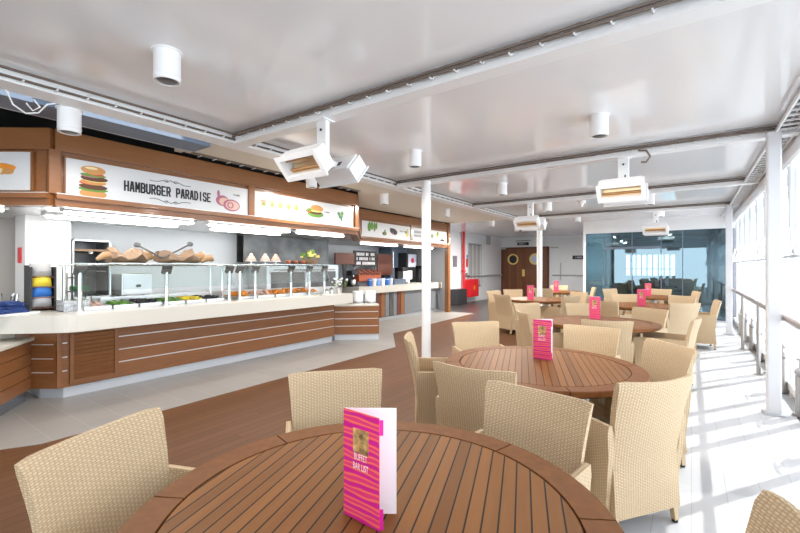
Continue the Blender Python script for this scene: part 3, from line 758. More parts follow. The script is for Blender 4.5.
# signs (each faces +X, or the diagonal one faces the viewer)
def sign(y0, y1, X, label, z0=2.265, z1=2.645):
    t = thing('menu_sign', label, 'sign', (X,(y0+y1)/2,z0), 0, 'white food signs on the wooden fascia')
    b = MB(); b.span((X-.02,y0,z0),(X+.014,y1,z1)); pn = b.build('panel', M['signwhite'], t)
    b = MB()
    for (ya,yb,za,zb) in ((y0-.012,y1+.012,z0-.012,z0),(y0-.012,y1+.012,z1,z1+.012),(y0-.012,y0,z0,z1),(y1,y1+.012,z0,z1)): b.span((X-.01,ya,za),(X+.022,yb,zb))
    b.build('frame', M['woodred'], t)
    return t
def pic(name, parent, X, shapes):
    ms = []; b = MB()
    for k, (mn, y, z, ry, rz) in enumerate(shapes):
        if M[mn] not in ms: ms.append(M[mn])
        b.mi = ms.index(M[mn]); b.disc((X+.0155+k*.0004,y,z),1.0,(1,0,0),(0,0,1),ry,rz,18)
    return b.build(name, ms, parent)
X1 = -5.36
s1 = sign(1.53,3.71,X1,'large white sign reading hamburger paradise with a burger and onion picture')
yb, zb = 1.775, 2.43
pic('burger_picture', s1, X1, [(m_,y_,z_,a_*1.22,b_*1.05) for m_,y_,z_,a_,b_ in [('bun',yb,zb-.13,.105,.05),('lettuce',yb,zb-.085,.115,.022),('patty',yb,zb-.055,.11,.03),('tomato',yb-.03,zb-.02,.085,.016),('bun',yb,zb-.005,.10,.028),('cheese',yb+.02,zb+.01,.08,.012),('patty',yb+.01,zb+.035,.105,.03),('onion',yb-.03,zb+.055,.07,.012),('lettuce',yb,zb+.07,.10,.018),('tomato',yb+.03,zb+.082,.06,.012),('bun',yb,zb+.125,.095,.045),('dune',yb-.02,zb+.145,.05,.014)]])
GL = {'H':[[(0,0),(0,1)],[(1,0),(1,1)],[(0,.5),(1,.5)]],'A':[[(0,0),(.35,1),(.65,1),(1,0)],[(.15,.32),(.85,.32)]],'M':[[(0,0),(0,1),(.5,.35),(1,1),(1,0)]],
 'B':[[(0,0),(0,1),(.75,1),(1,.85),(1,.65),(.75,.52),(0,.52)],[(.75,.52),(1,.38),(1,.15),(.75,0),(0,0)]],'U':[[(0,1),(0,.18),(.22,0),(.78,0),(1,.18),(1,1)]],
 'R':[[(0,0),(0,1),(.75,1),(1,.85),(1,.62),(.75,.48),(0,.48)],[(.55,.48),(1,0)]],'G':[[(1,.75),(1,.85),(.78,1),(.22,1),(0,.82),(0,.18),(.22,0),(.78,0),(1,.18),(1,.48),(.55,.48)]],
 'E':[[(1,1),(0,1),(0,0),(1,0)],[(0,.5),(.8,.5)]],'P':[[(0,0),(0,1),(.75,1),(1,.85),(1,.6),(.75,.45),(0,.45)]],'D':[[(0,0),(0,1),(.65,1),(1,.75),(1,.25),(.65,0),(0,0)]],
 'I':[[(.5,0),(.5,1)]],'S':[[(1,.8),(.8,1),(.2,1),(0,.82),(0,.66),(.2,.53),(.8,.47),(1,.34),(1,.18),(.8,0),(.2,0),(0,.2)]]}
def gothic(txt, mat, parent, X, yc, zc_, wid, hei, th):
    b = MB(); n = len(txt); adv = wid/n; lw = adv*.60
    for i_, ch in enumerate(txt):
        y0_ = yc-wid/2+adv*i_+adv*.2
        for st in GL.get(ch, []):
            P_ = [(y0_+u_*lw, zc_+(v_-.5)*hei) for u_, v_ in st]
            for (ya,za),(yb_,zb_) in zip(P_, P_[1:]):
                ln = hypot(yb_-ya, zb_-za); b.box((X+.001,(ya+yb_)/2,(za+zb_)/2),(.002,ln+th*.9,th),Matrix.Rotation(atan2(zb_-za,yb_-ya),3,'X'))
    return b.build('lettering', mat, parent)
gothic('HAMBURGER PARADISE', M['ink'], s1, X1+.0155, 2.60, 2.44, 1.06, .105, .019)
def flourish(sg):
    b = MB(); z = 2.44+sg*.10
    for s_ in (-1,1):
        pts = [(X1+.018, 2.60+s_*q, z+sg*w) for q, w in ((.0,.045),(.03,.028),(.07,.022),(.10,.030),(.14,.012),(.20,.004),(.25,.01))]
        b.tube(pts,.0035,5)
        b.tube([(X1+.018,2.60+s_*(.06+.022*cos(k)),z+sg*(.028+.016*sin(k))) for k in [i*.7 for i in range(8)]],.003,5)
    return b.build('scroll_ornament', M['ink'], s1)
flourish(1); flourish(-1)
pic('onion_picture', s1, X1, [('onion',3.30,2.425,.10,.075),('pinkcake',3.33,2.415,.08,.055),('onion',3.24,2.515,.02,.05),('onion',3.44,2.375,.13,.085),('pinkcake',3.45,2.375,.105,.065),('onion',3.42,2.375,.05,.045),('pinkcake',3.42,2.375,.03,.03)])
strokes(M['ink'], s1, (X1+.015,3.52,2.53), .10, .025, seed=2)
s2 = sign(3.81,6.03,X1,'white sign with row of beer glasses, a burger and a parsley sprig')
for k in range(5): pic('drink_picture', s2, X1, [('beer',3.98+.16*k,2.445,.062,.085),('bread',3.98+.16*k,2.51,.055,.025),('olive',3.98+.16*k,2.465,.035,.03),('dune',3.98+.16*k,2.405,.04,.03)])
pic('burger_picture', s2, X1, [('lettuce',5.05,2.42,.19,.06),('tomato',4.98,2.46,.16,.035),('patty',5.05,2.445,.14,.03),('lettuce',4.93,2.48,.09,.03),('bun',5.08,2.52,.15,.06),('cheese',5.06,2.47,.12,.016)])
pic('parsley_picture', s2, X1, [('leafdark',5.68,2.45,.06,.05),('leafdark',5.72,2.50,.04,.04),('leafdark',5.63,2.49,.04,.035),('lettuce',5.69,2.47,.03,.03),('leafdark',5.70,2.40,.02,.05)])
strokes(M['ink'], s2, (X1+.015,5.33,2.48), .13, .022, seed=3); strokes(M['ink'], s2, (X1+.015,4.60,2.34), .10, .028, seed=4)
X2 = -6.60
s3 = sign(7.74,9.90,X2,'white drinks bar sign with grass, grape and juice pictures left of the round pole')
pic('grass_picture', s3, X2, [('lettuce',8.05,2.52,.05,.13),('lettuce',8.14,2.54,.05,.11),('lettuce',8.24,2.52,.05,.12),('lettuce',8.32,2.55,.04,.09),('lettuce',8.0,2.5,.04,.1)])
pic('olive_picture', s3, X2, [('olive',8.66,2.38,.10,.05),('leafdark',8.68,2.44,.03,.05),('patty',8.62,2.38,.03,.03)])
pic('grape_picture', s3, X2, [('blackgrape',9.05,2.47,.15,.07),('blackgrape',9.12,2.44,.12,.07),('blackgrape',8.98,2.51,.09,.04),('onion',9.02,2.40,.05,.02)])
pic('juice_picture', s3, X2, [('yellow',9.72,2.42,.07,.07),('lettuce',9.66,2.48,.05,.04),('beer',9.74,2.50,.05,.09)])
strokes(M['signgrey'], s3, (X2+.015,9.48,2.49), .24, .04, seed=5)
s4 = sign(10.0,12.04,X2,'white drinks bar sign behind and right of the round pole')
strokes(M['signgrey'], s4, (X2+.015,10.28,2.47), .40, .18, 2, seed=6)
pic('leaf_picture', s4, X2, [('salad',11.1,2.46,.10,.06),('yellow',11.42,2.50,.10,.05),('lettuce',11.45,2.55,.06,.06),('blackgrape',11.75,2.36,.15,.04)])
# diagonal left sign
dd = (F1-F0).normalized(); nn = Vector((dd.y,-dd.x)); rz = atan2(nn.y,nn.x)
mid = F1 - dd*.70 + nn*.02
s5 = thing('menu_sign','white angled sign with a crepe picture at the left picture edge','sign',(mid.x,mid.y,2.285),rz,'white food signs on the wooden fascia')
b = MB(); b.span((-.02,-.62,0),(.014,.50,.39)); b.build('panel', M['signwhite'], s5, world=False)
b = MB()
for (ya,yb_,za,zb_) in ((-.632,.512,-.012,0),(-.632,.512,.39,.402),(-.632,-.62,0,.39),(.50,.512,0,.39)): b.span((-.01,ya,za),(.022,yb_,zb_))
b.build('frame', M['woodred'], s5, world=False)
ms = [M['bun'],M['orangefood'],M['dune']]; b = MB()
for k,(mi,y,z,ry,rz_) in enumerate(((0,.18,.22,.16,.06),(1,.22,.23,.13,.04),(2,.15,.20,.08,.03),(1,.10,.24,.06,.04),(0,.27,.19,.06,.03))): b.mi = mi; b.disc((.0155+k*.0004,y,z),1,(1,0,0),(0,0,1),ry,rz_,18)
b.build('crepe_picture', ms, s5, world=False)
strokes(M['ink'], s5, (.015,.08,.13), .14, .028, seed=7, local=True)

# ------------------------------------------------------------------ sneeze guards and food
def sneeze(label, ys, y0, y1):
    t = thing('sneeze_guard', label, 'sneeze guard', (-5.75,(y0+y1)/2,.985))
    for y in ys:
        b = MB(); b.cyl((-5.75,y,.985),(-5.75,y,1.53),.022,n=12); b.cyl((-5.75,y,.985),(-5.75,y,1.0),.04,n=14); p = b.build('post', M['chrome'], t, smooth=True)
        b = MB(); b.box((-5.74,y,1.47),(.05,.12,.13),Matrix.Rotation(radians(25),3,'Y'),.01); b.build('clamp', M['steeld'], p)
    b = MB(); b.span((-6.30,y0,1.535),(-5.66,y1,1.547)); b.build('glass_shelf', M['shelfglass'], t)
    b = MB(); b.box((-5.68,(y0+y1)/2,1.37),(.008,y1-y0-.06,.30),Matrix.Rotation(radians(-18),3,'Y')); b.build('front_glass', M['shelfglass'], t)
    b = MB(); b.tube([(-5.75,y0,1.525),(-5.75,y1,1.525)],.012,8); b.tube([(-6.25,y0,1.525),(-6.25,y1,1.525)],.012,8); b.build('shelf_rail', M['chrome'], t, smooth=True)
    for y in (y0+.05,y1-.05):
        b = MB(); b.cyl((-6.25,y,.985),(-6.25,y,1.53),.016,n=10); b.build('rear_post', M['chrome'], t, smooth=True)
    return t
sneeze('left glass sneeze guard on chrome posts over the salad bar', (1.78,2.74,3.66), 1.72, 3.70)
sneeze('right glass sneeze guard on chrome posts over the hot food', (3.84,4.12,4.85,5.28,5.66), 3.80, 5.72)
ck = thing('back_counter', 'steel rear worktop behind the salad bar under the white wall', 'counter', (-7.3,3.5,0))
b = MB(); b.span((-7.55,2.05,.985),(-6.75,5.2,1.06)); b.build('shelf', M['steel'], ck)
b = MB(); b.span((-7.55,2.05,0.004),(-6.8,5.2,.985)); b.build('front', M['steel'], ck)
FOODS = [('pinkcake','pink sliced ham'),('lettuce','green salad leaves'),('blackgrape','black olives'),('lettuce','bright green lettuce'),('yellow','yellow peppers'),('blackgrape','dark beans')]
def pan(y, ln, fm, nm, where, X=-6.05, n=40, hump=.05):
    t = thing('food_pan', f'steel food pan of {nm} {where}', 'food pan', (X,y,.985), 0, 'food pans in the buffet')
    b = MB(); b.span((X-.24,y-ln/2,.985),(X+.24,y+ln/2,1.0)); 
    for a_ in ((X-.24,y-ln/2,X-.225,y+ln/2),(X+.225,y-ln/2,X+.24,y+ln/2),(X-.24,y-ln/2,X+.24,y-ln/2+.015),(X-.24,y+ln/2-.015,X+.24,y+ln/2)): b.span((a_[0],a_[1],.985),(a_[2],a_[3],1.03))
    b.build('pan', M['steel'], t)
    rg = random.Random(int(y*100)); b = MB()
    for k in range(n): b.ball((X+rg.uniform(-.19,.19),y+rg.uniform(-ln/2+.04,ln/2-.04),1.015+rg.uniform(0,hump)),rg.uniform(.02,.04),6,(1,1,.7))
    o = b.build('food', M[fm], t, smooth=True); o['kind'] = 'stuff'
ys = [1.98,2.28,2.58,2.88,3.18,3.48]
for y,(fm,nm) in zip(ys,FOODS): pan(y,.28,fm,nm,'behind the left sneeze guard')
for y,(fm,nm,wh) in zip((4.02,4.38,4.74,5.10,5.46),(('orangefood','orange pasta','at the left end of the right sneeze guard'),('pinkcake','pale fish','behind the right sneeze guard'),('orangefood','orange chips','near the middle of the right sneeze guard'),('orangefood','golden potatoes','behind the right sneeze guard post'),('orangefood','golden nuggets','at the right end of the hot food'))): pan(y,.33,fm,nm,wh,hump=.08)
# sacks, breads and tongs on top of the glass shelf
def sack(y, ln, label, sd):
    t = thing('burlap_sack', label, 'sack', (-5.98,y,1.547))
    rg = random.Random(sd); rows = []
    for j in range(9):
        v = j/8; yy = y-ln/2+ln*v; w = .12*(.45+.75*sin(pi*min(1,v*.8+.1)))*(1.2 if v in (0,1) else 1); h = .12*(.5+.7*abs(sin(v*5+sd)))
        rows.append([Vector((-5.98+w*cos(a_)+rg.uniform(-.03,.03), yy+rg.uniform(-.02,.02), 1.55+max(0,h*.62*(1+sin(a_)))*rg.uniform(.6,1.35)+rg.uniform(0,.012))) for a_ in [2*pi*i/12 for i in range(12)]])
    b = MB(); vr = b.quads(rows, True); b._f(vr[0]); b._f(vr[-1][::-1]); b.build('cloth', M['burlap'], t, smooth=True)
    b = MB(); b.tube([(-5.98,y+ln*.38,1.60),(-5.97,y+ln*.55,1.64),(-5.98,y+ln*.66,1.66)],[.05,.06,.07],10); b.build('open_mouth', M['bread'], t, smooth=True)
sack(2.35,.42,'left burlap sack of bread lying on the left glass shelf',1)
sack(3.0,.55,'long burlap sack of bread lying on the right half of the left glass shelf',4)
for i,(y,ln,z) in enumerate(((2.15,.30,1.62),(3.42,.20,1.60))):
    b = MB(); b.tube([(-5.93,y-ln/2,z-.03),(-5.93,y-ln/4,z+.02),(-5.95,y+ln/4,z+.04),(-5.96,y+ln/2,z+.0)],[.02,.045,.05,.025],10); props(b.build('bread_loaf', M['bread'], smooth=True), ['crusty bread loaf leaning at the left end of the burlap sacks','crusty bread roll at the right end of the burlap sacks'][i], 'bread')
for i,(y0,y1,z1) in enumerate(((2.45,2.75,1.79),(2.75,3.15,1.83))):
    t = thing('serving_spoon', ['wooden handled serving spoon leaning left on the burlap sacks','long serving spoon leaning right over the burlap sacks'][i], 'spoon', (-5.9,(y0+y1)/2,1.6))
    q0, q1 = ((-5.88,y1,1.62),(-5.92,y0,z1)) if i == 0 else ((-5.88,y0,1.62),(-5.92,y1,z1))
    b = MB(); b.tube([q0,q1],.012,8); b.build('handle', M['steeld'], t, smooth=True)
    b = MB(); b.ball(q1,.045,10,(.4,1,.9)); b.build('bowl', M['steeld'], t, smooth=True)
for i,(y,z) in enumerate(((3.38,1.547),(4.22,1.547),(4.50,1.547),(4.72,1.547))):
    t = thing('pastry_stand', ['small iced cake on a stand at the right end of the left glass shelf','small iced cake on a stand at the left end of the right glass shelf','second small iced cake from the left on the right glass shelf','small iced cake beside the bread rolls on the right glass shelf'][i], 'cake', (-6.0,y,z), 0, 'iced cakes on the glass shelves')
    b = MB(); b.lathe((-6.0,y,z),[(.05,0),(.05,.008),(.012,.012),(.012,.045),(.095,.05),(.095,.058)],18); b.build('stand', M['white'], t, smooth=True)
    b = MB(); b.lathe((-6.0,y,z),[(.075,.058),(.08,.09),(.06,.10),(.055,.13),(.035,.14),(.028,.17),(.008,.185)],16); b.build('cake', M['pinkcake'], t, smooth=True)
for i in range(5):
    b = MB(); y = 4.98+.085*i; b.ball((-5.98+.04*(i%2),y,1.59),.05,10,(1,1,.8)); props(b.build('bread_roll', M['patty' if i%2 else 'terracotta'], smooth=True), ['brown bread roll, leftmost on the right glass shelf','brown bread roll, second from left on the right glass shelf','brown bread roll in the middle of the row on the right glass shelf','brown bread roll, second from right beside the flower basket','brown bread roll touching the flower basket'][i], 'bread', 'bread rolls on the right glass shelf')
t = thing('flower_basket','round wicker basket of green and yellow flowers at the right end of the glass shelf','flower basket',(-5.98,5.52,1.547))
b = MB(); b.lathe((-5.98,5.52,1.547),[(.11,0),(.16,.06),(.17,.11),(.15,.11),(.13,.05)],18); b.build('basket', M['burlap'], t, smooth=True)
rg = random.Random(3); b = MB()
for k in range(46):
    a_ = rg.uniform(0,2*pi); r = rg.uniform(0,.18); b.mi = k%3; b.ball((-5.98+r*cos(a_),5.52+r*sin(a_),1.67+rg.uniform(0,.16)*(1-r*2.5)),rg.uniform(.025,.045),6)
b.build('flowers', [M['salad'],M['lettuce'],M['cheese']], t, smooth=True)

# machines on the back counter
def machine_open(c, d, label):
    t = thing('warming_cabinet', label, 'cabinet', (c[0],c[1],c[2])); x,y,z = c; dx,dy,dz = d
    b = MB(); b.span((x-dx/2,y-dy/2,z),(x-dx/2+.02,y+dy/2,z+dz)); b.span((x-dx/2,y-dy/2,z),(x+dx/2,y-dy/2+.02,z+dz)); b.span((x-dx/2,y+dy/2-.02,z),(x+dx/2,y+dy/2,z+dz)); b.span((x-dx/2,y-dy/2,z+dz-.02),(x+dx/2,y+dy/2,z+dz)); b.span((x-dx/2,y-dy/2,z),(x+dx/2,y+dy/2,z+.03)); b.build('casing', M['steel'], t)
    b = MB(); b.span((x-dx/2+.02,y-dy/2+.02,z+.03),(x-dx/2+.03,y+dy/2-.02,z+dz-.02)); b.span((x-dx/2+.03,y-dy/2+.02,z+.03),(x+dx/2-.02,y-dy/2+.03,z+dz-.02)); b.span((x-dx/2+.03,y+dy/2-.03,z+.03),(x+dx/2-.02,y+dy/2-.02,z+dz-.02)); b.build('lining', M['steeld'], t)
    b = MB(); b.span((x-dx/2+.02,y-dy/2+.02,z+.45*dz),(x+dx/2-.10,y+dy/2-.02,z+.47*dz)); b.build('shelf', M['steeld'], t)
    b = MB(); b.span((x-dx/2+.02,y-dy/2+.02,z+dz-.16),(x+dx/2-.02,y+dy/2-.02,z+dz-.13)); b.build('hood', M['burlap'], t)
    b = MB(); b.ball((x+dx/2-.06,y,z+dz-.17),.03,10); b.build('lamp', M['lampwhite'], t, smooth=True)
machine_open((-7.15,2.28,1.06),(.5,.46,.82),'tall open stainless warming cabinet with orange lamp hood behind the salad bar')
t = thing('toaster_oven','pale steel box oven with one dark knob behind the salad bar','oven',(-7.0,2.80,1.06))
b = MB(); b.span((-7.25,2.60,1.08),(-6.78,3.02,1.40),.012); b.build('body', M['steel'], t)
b = MB(); b.span((-6.80,2.62,1.10),(-6.77,3.00,1.38),.004); b.build('front', M['kick'], t)
b = MB(); b.ball((-6.76,2.82,1.22),.03,10,(.5,1.3,.8)); b.build('knob', M['dark'], t, smooth=True)
for y in (2.64,2.98):
    b = MB(); b.cyl((-7.0,y,1.06),(-7.0,y,1.09),.02,n=10); b.build('foot', M['dark'], t)
t = thing('hot_cabinet','wide dark steel oven behind the hot food on the right','oven',(-7.2,6.0,0))
b = MB(); b.span((-7.58,5.25,.004),(-6.95,7.3,1.55)); b.build('body', M['steel'], t)
b = MB(); b.span((-6.95,5.35,1.05),(-6.94,6.25,1.40)); b.span((-6.95,6.30,1.05),(-6.94,7.2,1.40)); b.build('door', M['steeld'], t)
b = MB(); b.tube([(-6.91,5.4,1.44),(-6.91,7.15,1.44)],.012,8); b.build('handle', M['chrome'], t, smooth=True)
b = MB(); b.span((-7.3,4.95,1.55),(-7.28,7.3,2.155)); b.span((-7.59,5.0,1.6),(-7.57,7.3,2.155)); props(b.build('steel_splashback', M['steeld']), 'dull steel splashback above the dark oven', 'splashback')
# left end: white column, bag rack, cups, blue cloth
t = thing('column_box','white boxed column behind the snack bags at the left','column',(-7.0,1.7,.004))
b = MB(); b.span((-7.3,1.55,.004),(-6.85,2.02,2.16)); b.build('casing', M['white'], t)
b = MB(); b.span((-7.1,1.53,1.55),(-7.0,1.55,1.75)); b.build('notice', M['red'], t)
t = thing('snack_rack','dark upright rack holding snack bags left of the salad bar','rack',(-6.3,1.62,.985))
b = MB(); b.span((-6.42,1.44,.985),(-6.40,1.66,1.52)); b.span((-6.42,1.66,.985),(-6.18,1.68,1.50)); b.span((-6.42,1.44,.985),(-6.18,1.46,1.50)); b.build('frame', M['chairdark'], t)
for z in (1.0,1.12,1.24,1.36):
    b = MB(); b.box((-6.30,1.56,z),(.22,.20,.01),Matrix.Rotation(radians(-12),3,'Y')); b.build('tier', M['brownboard'], t)
for i,(mn,z,lb) in enumerate((('greybag',1.38,'silver grey snack bag on the top tier of the rack'),('yellow',1.26,'yellow snack bag on the second tier of the rack'),('blue',1.14,'bright blue snack bag on the third tier of the rack'),('greybag',1.02,'pale snack bag on the bottom tier of the rack'))):
    b = MB(); rows = []
    for j in range(6):
        v = j/5; th = .03+.075*sin(pi*v); rows.append([Vector((-6.24+th*cos(a_)+.05*v*-1, 1.555+.10*sin(a_)*(1 if abs(sin(a_))<.99 else 1), z+.012+.15*v)) for a_ in [2*pi*k/12 for k in range(12)]])
    vr = b.quads(rows, True); b._f(vr[0]); b._f(vr[-1][::-1]); props(b.build('snack_bag', M[mn], smooth=True), lb, 'snack bag', 'snack bags on the rack')
t = thing('cup_basket','grey wire basket of wrapped cups right of the snack rack','basket',(-5.95,1.78,.985))
M['cups'] = mottle('cup_pattern',(.75,.77,.8,1),(.30,.32,.36,1),45,.4)
b = MB(); b.span((-6.10,1.66,.985),(-5.84,1.90,1.10)); b.build('cups', M['cups'], t)
b = MB()
for z in (.99,1.05,1.11): b.tube([(-6.11,1.65,z),(-5.83,1.65,z),(-5.83,1.91,z),(-6.11,1.91,z)],.005,5)
b.build('wire_frame', M['chrome'], t)
t = thing('napkin_pile','pile of dark blue napkins on a white tray at the left edge','napkins',(-5.95,1.2,.985))
b = MB(); b.box((-6.02,1.22,.995),(.36,.40,.02),.6,.006); b.build('tray', M['white'], t)
rg = random.Random(9); b = MB()
for k in range(9): b.box((-6.03+rg.uniform(-.03,.03),1.21+rg.uniform(-.03,.03),1.015+k*.013),(.26-.012*k,.30-.012*k,.018),.6+rg.uniform(-.3,.3),.006)
b.build('napkins', M['navy'], t)
t = thing('cutlery_caddy','steel caddy full of cutlery behind the blue napkins','cutlery',(-6.5,1.3,.985))
b = MB(); b.box((-6.45,1.27,1.04),(.25,.30,.11),.6); b.build('caddy', M['steel'], t)
rg = random.Random(5)
for k in range(16):
    b = MB(); x = -6.45+rg.uniform(-.09,.09); y = 1.27+rg.uniform(-.11,.11); b.tube([(x,y,1.0),(x+rg.uniform(-.03,.03),y+rg.uniform(-.03,.03),1.16+rg.uniform(0,.05))],[.006,.010],6); b.build('utensil', M['chrome'], t)
t = thing('wire_rack','small dark wire rack with green towels behind the first chrome post','rack',(-6.5,2.0,.985))
b = MB()
for z in (1.0,1.18,1.36): b.tube([(-6.66,1.92,z),(-6.46,1.92,z),(-6.46,2.12,z),(-6.66,2.12,z),(-6.66,1.92,z)],.007,5)
for x in (-6.66,-6.46):
    for y in (1.92,2.12): b.cyl((x,y,.985),(x,y,1.42),.008,n=6)
b.build('frame', M['steeld'], t)
b = MB(); b.box((-6.56,2.02,1.04),(.17,.17,.07),None,.02); b.box((-6.56,2.02,1.22),(.17,.17,.07),None,.02); b.build('towel', M['leafdark'], t)
b = MB(); b.span((-6.40,2.2,.985),(-6.38,5.7,1.10)); props(b.build('rear_ledge', M['steel']), 'low steel ledge behind the food pans', 'ledge')

# drinks bar fittings
zc = .985
t = thing('drinks_menu_board','black board with three rows of white lettering over the drinks bar','board',(-8.0,9.8,1.2))
b = MB(); b.span((-7.82,8.82,1.52),(-7.78,9.86,1.97)); b.build('board', M['dark'], t)
for k in range(3): strokes(M['card'], t, (-7.78,9.34,1.87-.13*k), .84, .085, seed=11+k)
b = MB(); b.cyl((-7.80,8.9,zc),(-7.80,8.9,1.55),.015,n=8); b.cyl((-7.80,9.78,zc),(-7.80,9.78,1.55),.015,n=8); b.build('stand', M['steeld'], t)
for i,(y0,y1,z0,z1,X) in enumerate(((7.55,8.25,1.57,1.86,-7.3),(9.95,10.72,1.25,1.90,-7.85))):
    t = thing('notice_board', ['brown wooden board between the flower basket and the black drinks board','dark brown wooden board right of the black drinks board'][i], 'panel', (X,(y0+y1)/2,zc), 0)
    b = MB(); b.span((X-.02,y0,z0),(X+.02,y1,z1)); b.build('board', M['brownboard'], t)
    b = MB(); b.span((X-.015,(y0+y1)/2-.06,zc),(X+.015,(y0+y1)/2+.06,z0)); b.build('support', M['dark'], t)
t = thing('cup_dispenser','terracotta sloping cup dispenser with slots under the black drinks board','dispenser',(-7.4,8.5,zc))
b = MB(); b.span((-7.7,8.36,1.12),(-7.2,9.30,1.34)); b.build('casing', M['terracotta'], t)
for k in range(4):
    b = MB(); b.box((-7.30,8.5+k*.22,1.36),(.26,.17,.05),Matrix.Rotation(radians(25),3,'Y')); b.build('slot', M['brownboard'], t)
b = MB(); b.span((-7.65,8.4,zc),(-7.3,9.25,1.12)); b.build('base', M['signgrey'], t)
for i in range(6):
    y = 8.62+.19*i; t = thing('cup_stack', ['stack of blue cups, leftmost under the terracotta dispenser','stack of white cups, second under the terracotta dispenser','stack of blue cups, third under the terracotta dispenser','stack of white cups, fourth under the terracotta dispenser','stack of blue cups, fifth from the left on the drinks bar','stack of pale cups, last of the row on the drinks bar'][i], 'cups', (-7.05,y,zc), 0, 'cup stacks on the drinks bar')
    b = MB(); b.lathe((-7.05,y,zc),[(.05,0),(.065,.13),(.065,.2),(.055,.2)],14); b.build('cups', M[('blue','card','sky','card','blue','screen')[i]], t, smooth=True)
    b = MB(); b.lathe((-7.05,y,zc),[(.068,.16),(.068,.17)],14); b.build('rim', M['card'], t)
def coffee(x, y, label, h=.36):
    t = thing('coffee_machine', label, 'coffee machine', (x,y,zc), 0)
    b = MB(); b.span((x-.18,y-.13,zc),(x+.15,y+.13,zc+.05),.01); b.span((x-.18,y-.13,zc+.05),(x-.05,y+.13,zc+h),.01); b.span((x-.18,y-.13,zc+h-.12),(x+.13,y+.13,zc+h),.01); b.build('body', M['dark'], t)
    b = MB(); b.lathe((x+.05,y,zc+.05),[(.06,0),(.075,.06),(.05,.13)],14); b.build('jug', M['steel'], t, smooth=True)
    b = MB(); b.cyl((x+.06,y,zc+h-.15),(x+.06,y,zc+h-.12),.02,n=10); b.build('spout', M['chrome'], t)
coffee(-7.3,8.18,'black coffee machine at the left end of the drinks bar below the brown panel',.42)
coffee(-7.35,10.55,'black coffee machine with jug left of the round pole',.5)
coffee(-7.35,11.75,'black coffee machine nearest the round pole on the drinks bar',.56)
t = thing('wall_fridge','grey upright fridge cabinet on the drinks bar wall','fridge',(-8.3,10.3,zc))
b = MB(); b.span((-8.58,10.98,zc),(-8.1,11.95,2.16)); b.build('body', M['duct'], t)
b = MB(); b.span((-8.1,11.02,1.40),(-8.085,11.92,2.13)); d_ = b.build('door', M['duct'], t)
b = MB(); b.tube([(-8.06,11.08,1.45),(-8.06,11.08,2.0)],.012,6); b.build('handle', M['chrome'], d_)
t = thing('drink_dispenser','black soft drink dispenser with lit picture panel left of the round pole','dispenser',(-7.9,11.2,zc))
b = MB(); b.span((-8.09,11.4,zc),(-7.75,12.05,1.97)); b.build('body', M['dark'], t)
b = MB(); b.span((-7.75,11.5,1.5),(-7.74,12.0,1.93)); b.build('picture_panel', M['screen'], t)
b = MB(); b.disc((-7.738,11.75,1.72),.09,(1,0,0),(0,0,1)); b.build('picture', M['red'], t)
b = MB(); b.span((-7.5,10.84,1.10),(-7.48,11.34,1.38)); b.span((-7.55,11.0,zc),(-7.49,11.2,1.10)); t = b.build('till_screen', M['card']); props(t, 'small white till screen on the drinks bar', 'screen')
b = MB(); b.span((-7.5,9.75,zc),(-7.05,10.35,1.14)); props(b.build('napkin_box', M['duct']), 'grey box on the drinks bar below the fridge cabinet', 'box')
# plates behind the return counter
for i, (x,y) in enumerate(((-6.05,6.98),(-5.86,7.18))):
    t = thing('plate_dispenser', ['left white plate stack in a steel dispenser behind the return counter','right white plate stack in a steel dispenser behind the return counter'][i], 'plates', (x,y,0), 0, 'plate stacks behind the return counter')
    b = MB(); b.cyl((x,y,0.004),(x,y,.74),.13,n=20); b.build('tube', M['steel'], t, smooth=True)
    b = MB(); b.lathe((x,y,.74),[(.115,0)]+[(.118+.004*(k%2),.014*k) for k in range(1,17)]+[(.09,.23)],20); b.build('plates', M['card'], t)
t = thing('plant_pot','small potted plant in a steel pail at the right end of the buffet worktop','plant',(-5.62,5.92,.985))
b = MB(); b.lathe((-5.62,5.92,.985),[(.05,0),(.065,.12),(.055,.12)],14); b.build('pail', M['steel'], t, smooth=True)
rg = random.Random(11); b = MB()
for k in range(24):
    b.mi = k%2; b.ball((-5.62+rg.uniform(-.11,.11),5.92+rg.uniform(-.11,.11),1.13+rg.uniform(0,.15)),rg.uniform(.018,.032),6)
b.build('leaves', [M['salad'],M['card']], t, smooth=True)
for i,(x,y) in enumerate(((-5.62,5.72),(-5.60,5.58))):
    t = thing('sauce_jar', ['steel sauce jar left of the small potted plant','smaller steel sauce jar two along from the potted plant'][i],'jar',(x,y,.985),0,'sauce jars on the buffet end')
    b = MB(); b.lathe((x,y,.985),[(.04,0),(.045,.09-.02*i)],12); b.build('body', M['steel'], t, smooth=True)
    b = MB(); b.lathe((x,y,1.075-.02*i),[(.046,0),(.046,.012),(.012,.02),(.012,.035)],12); b.build('lid', M['steeld'], t, smooth=True)

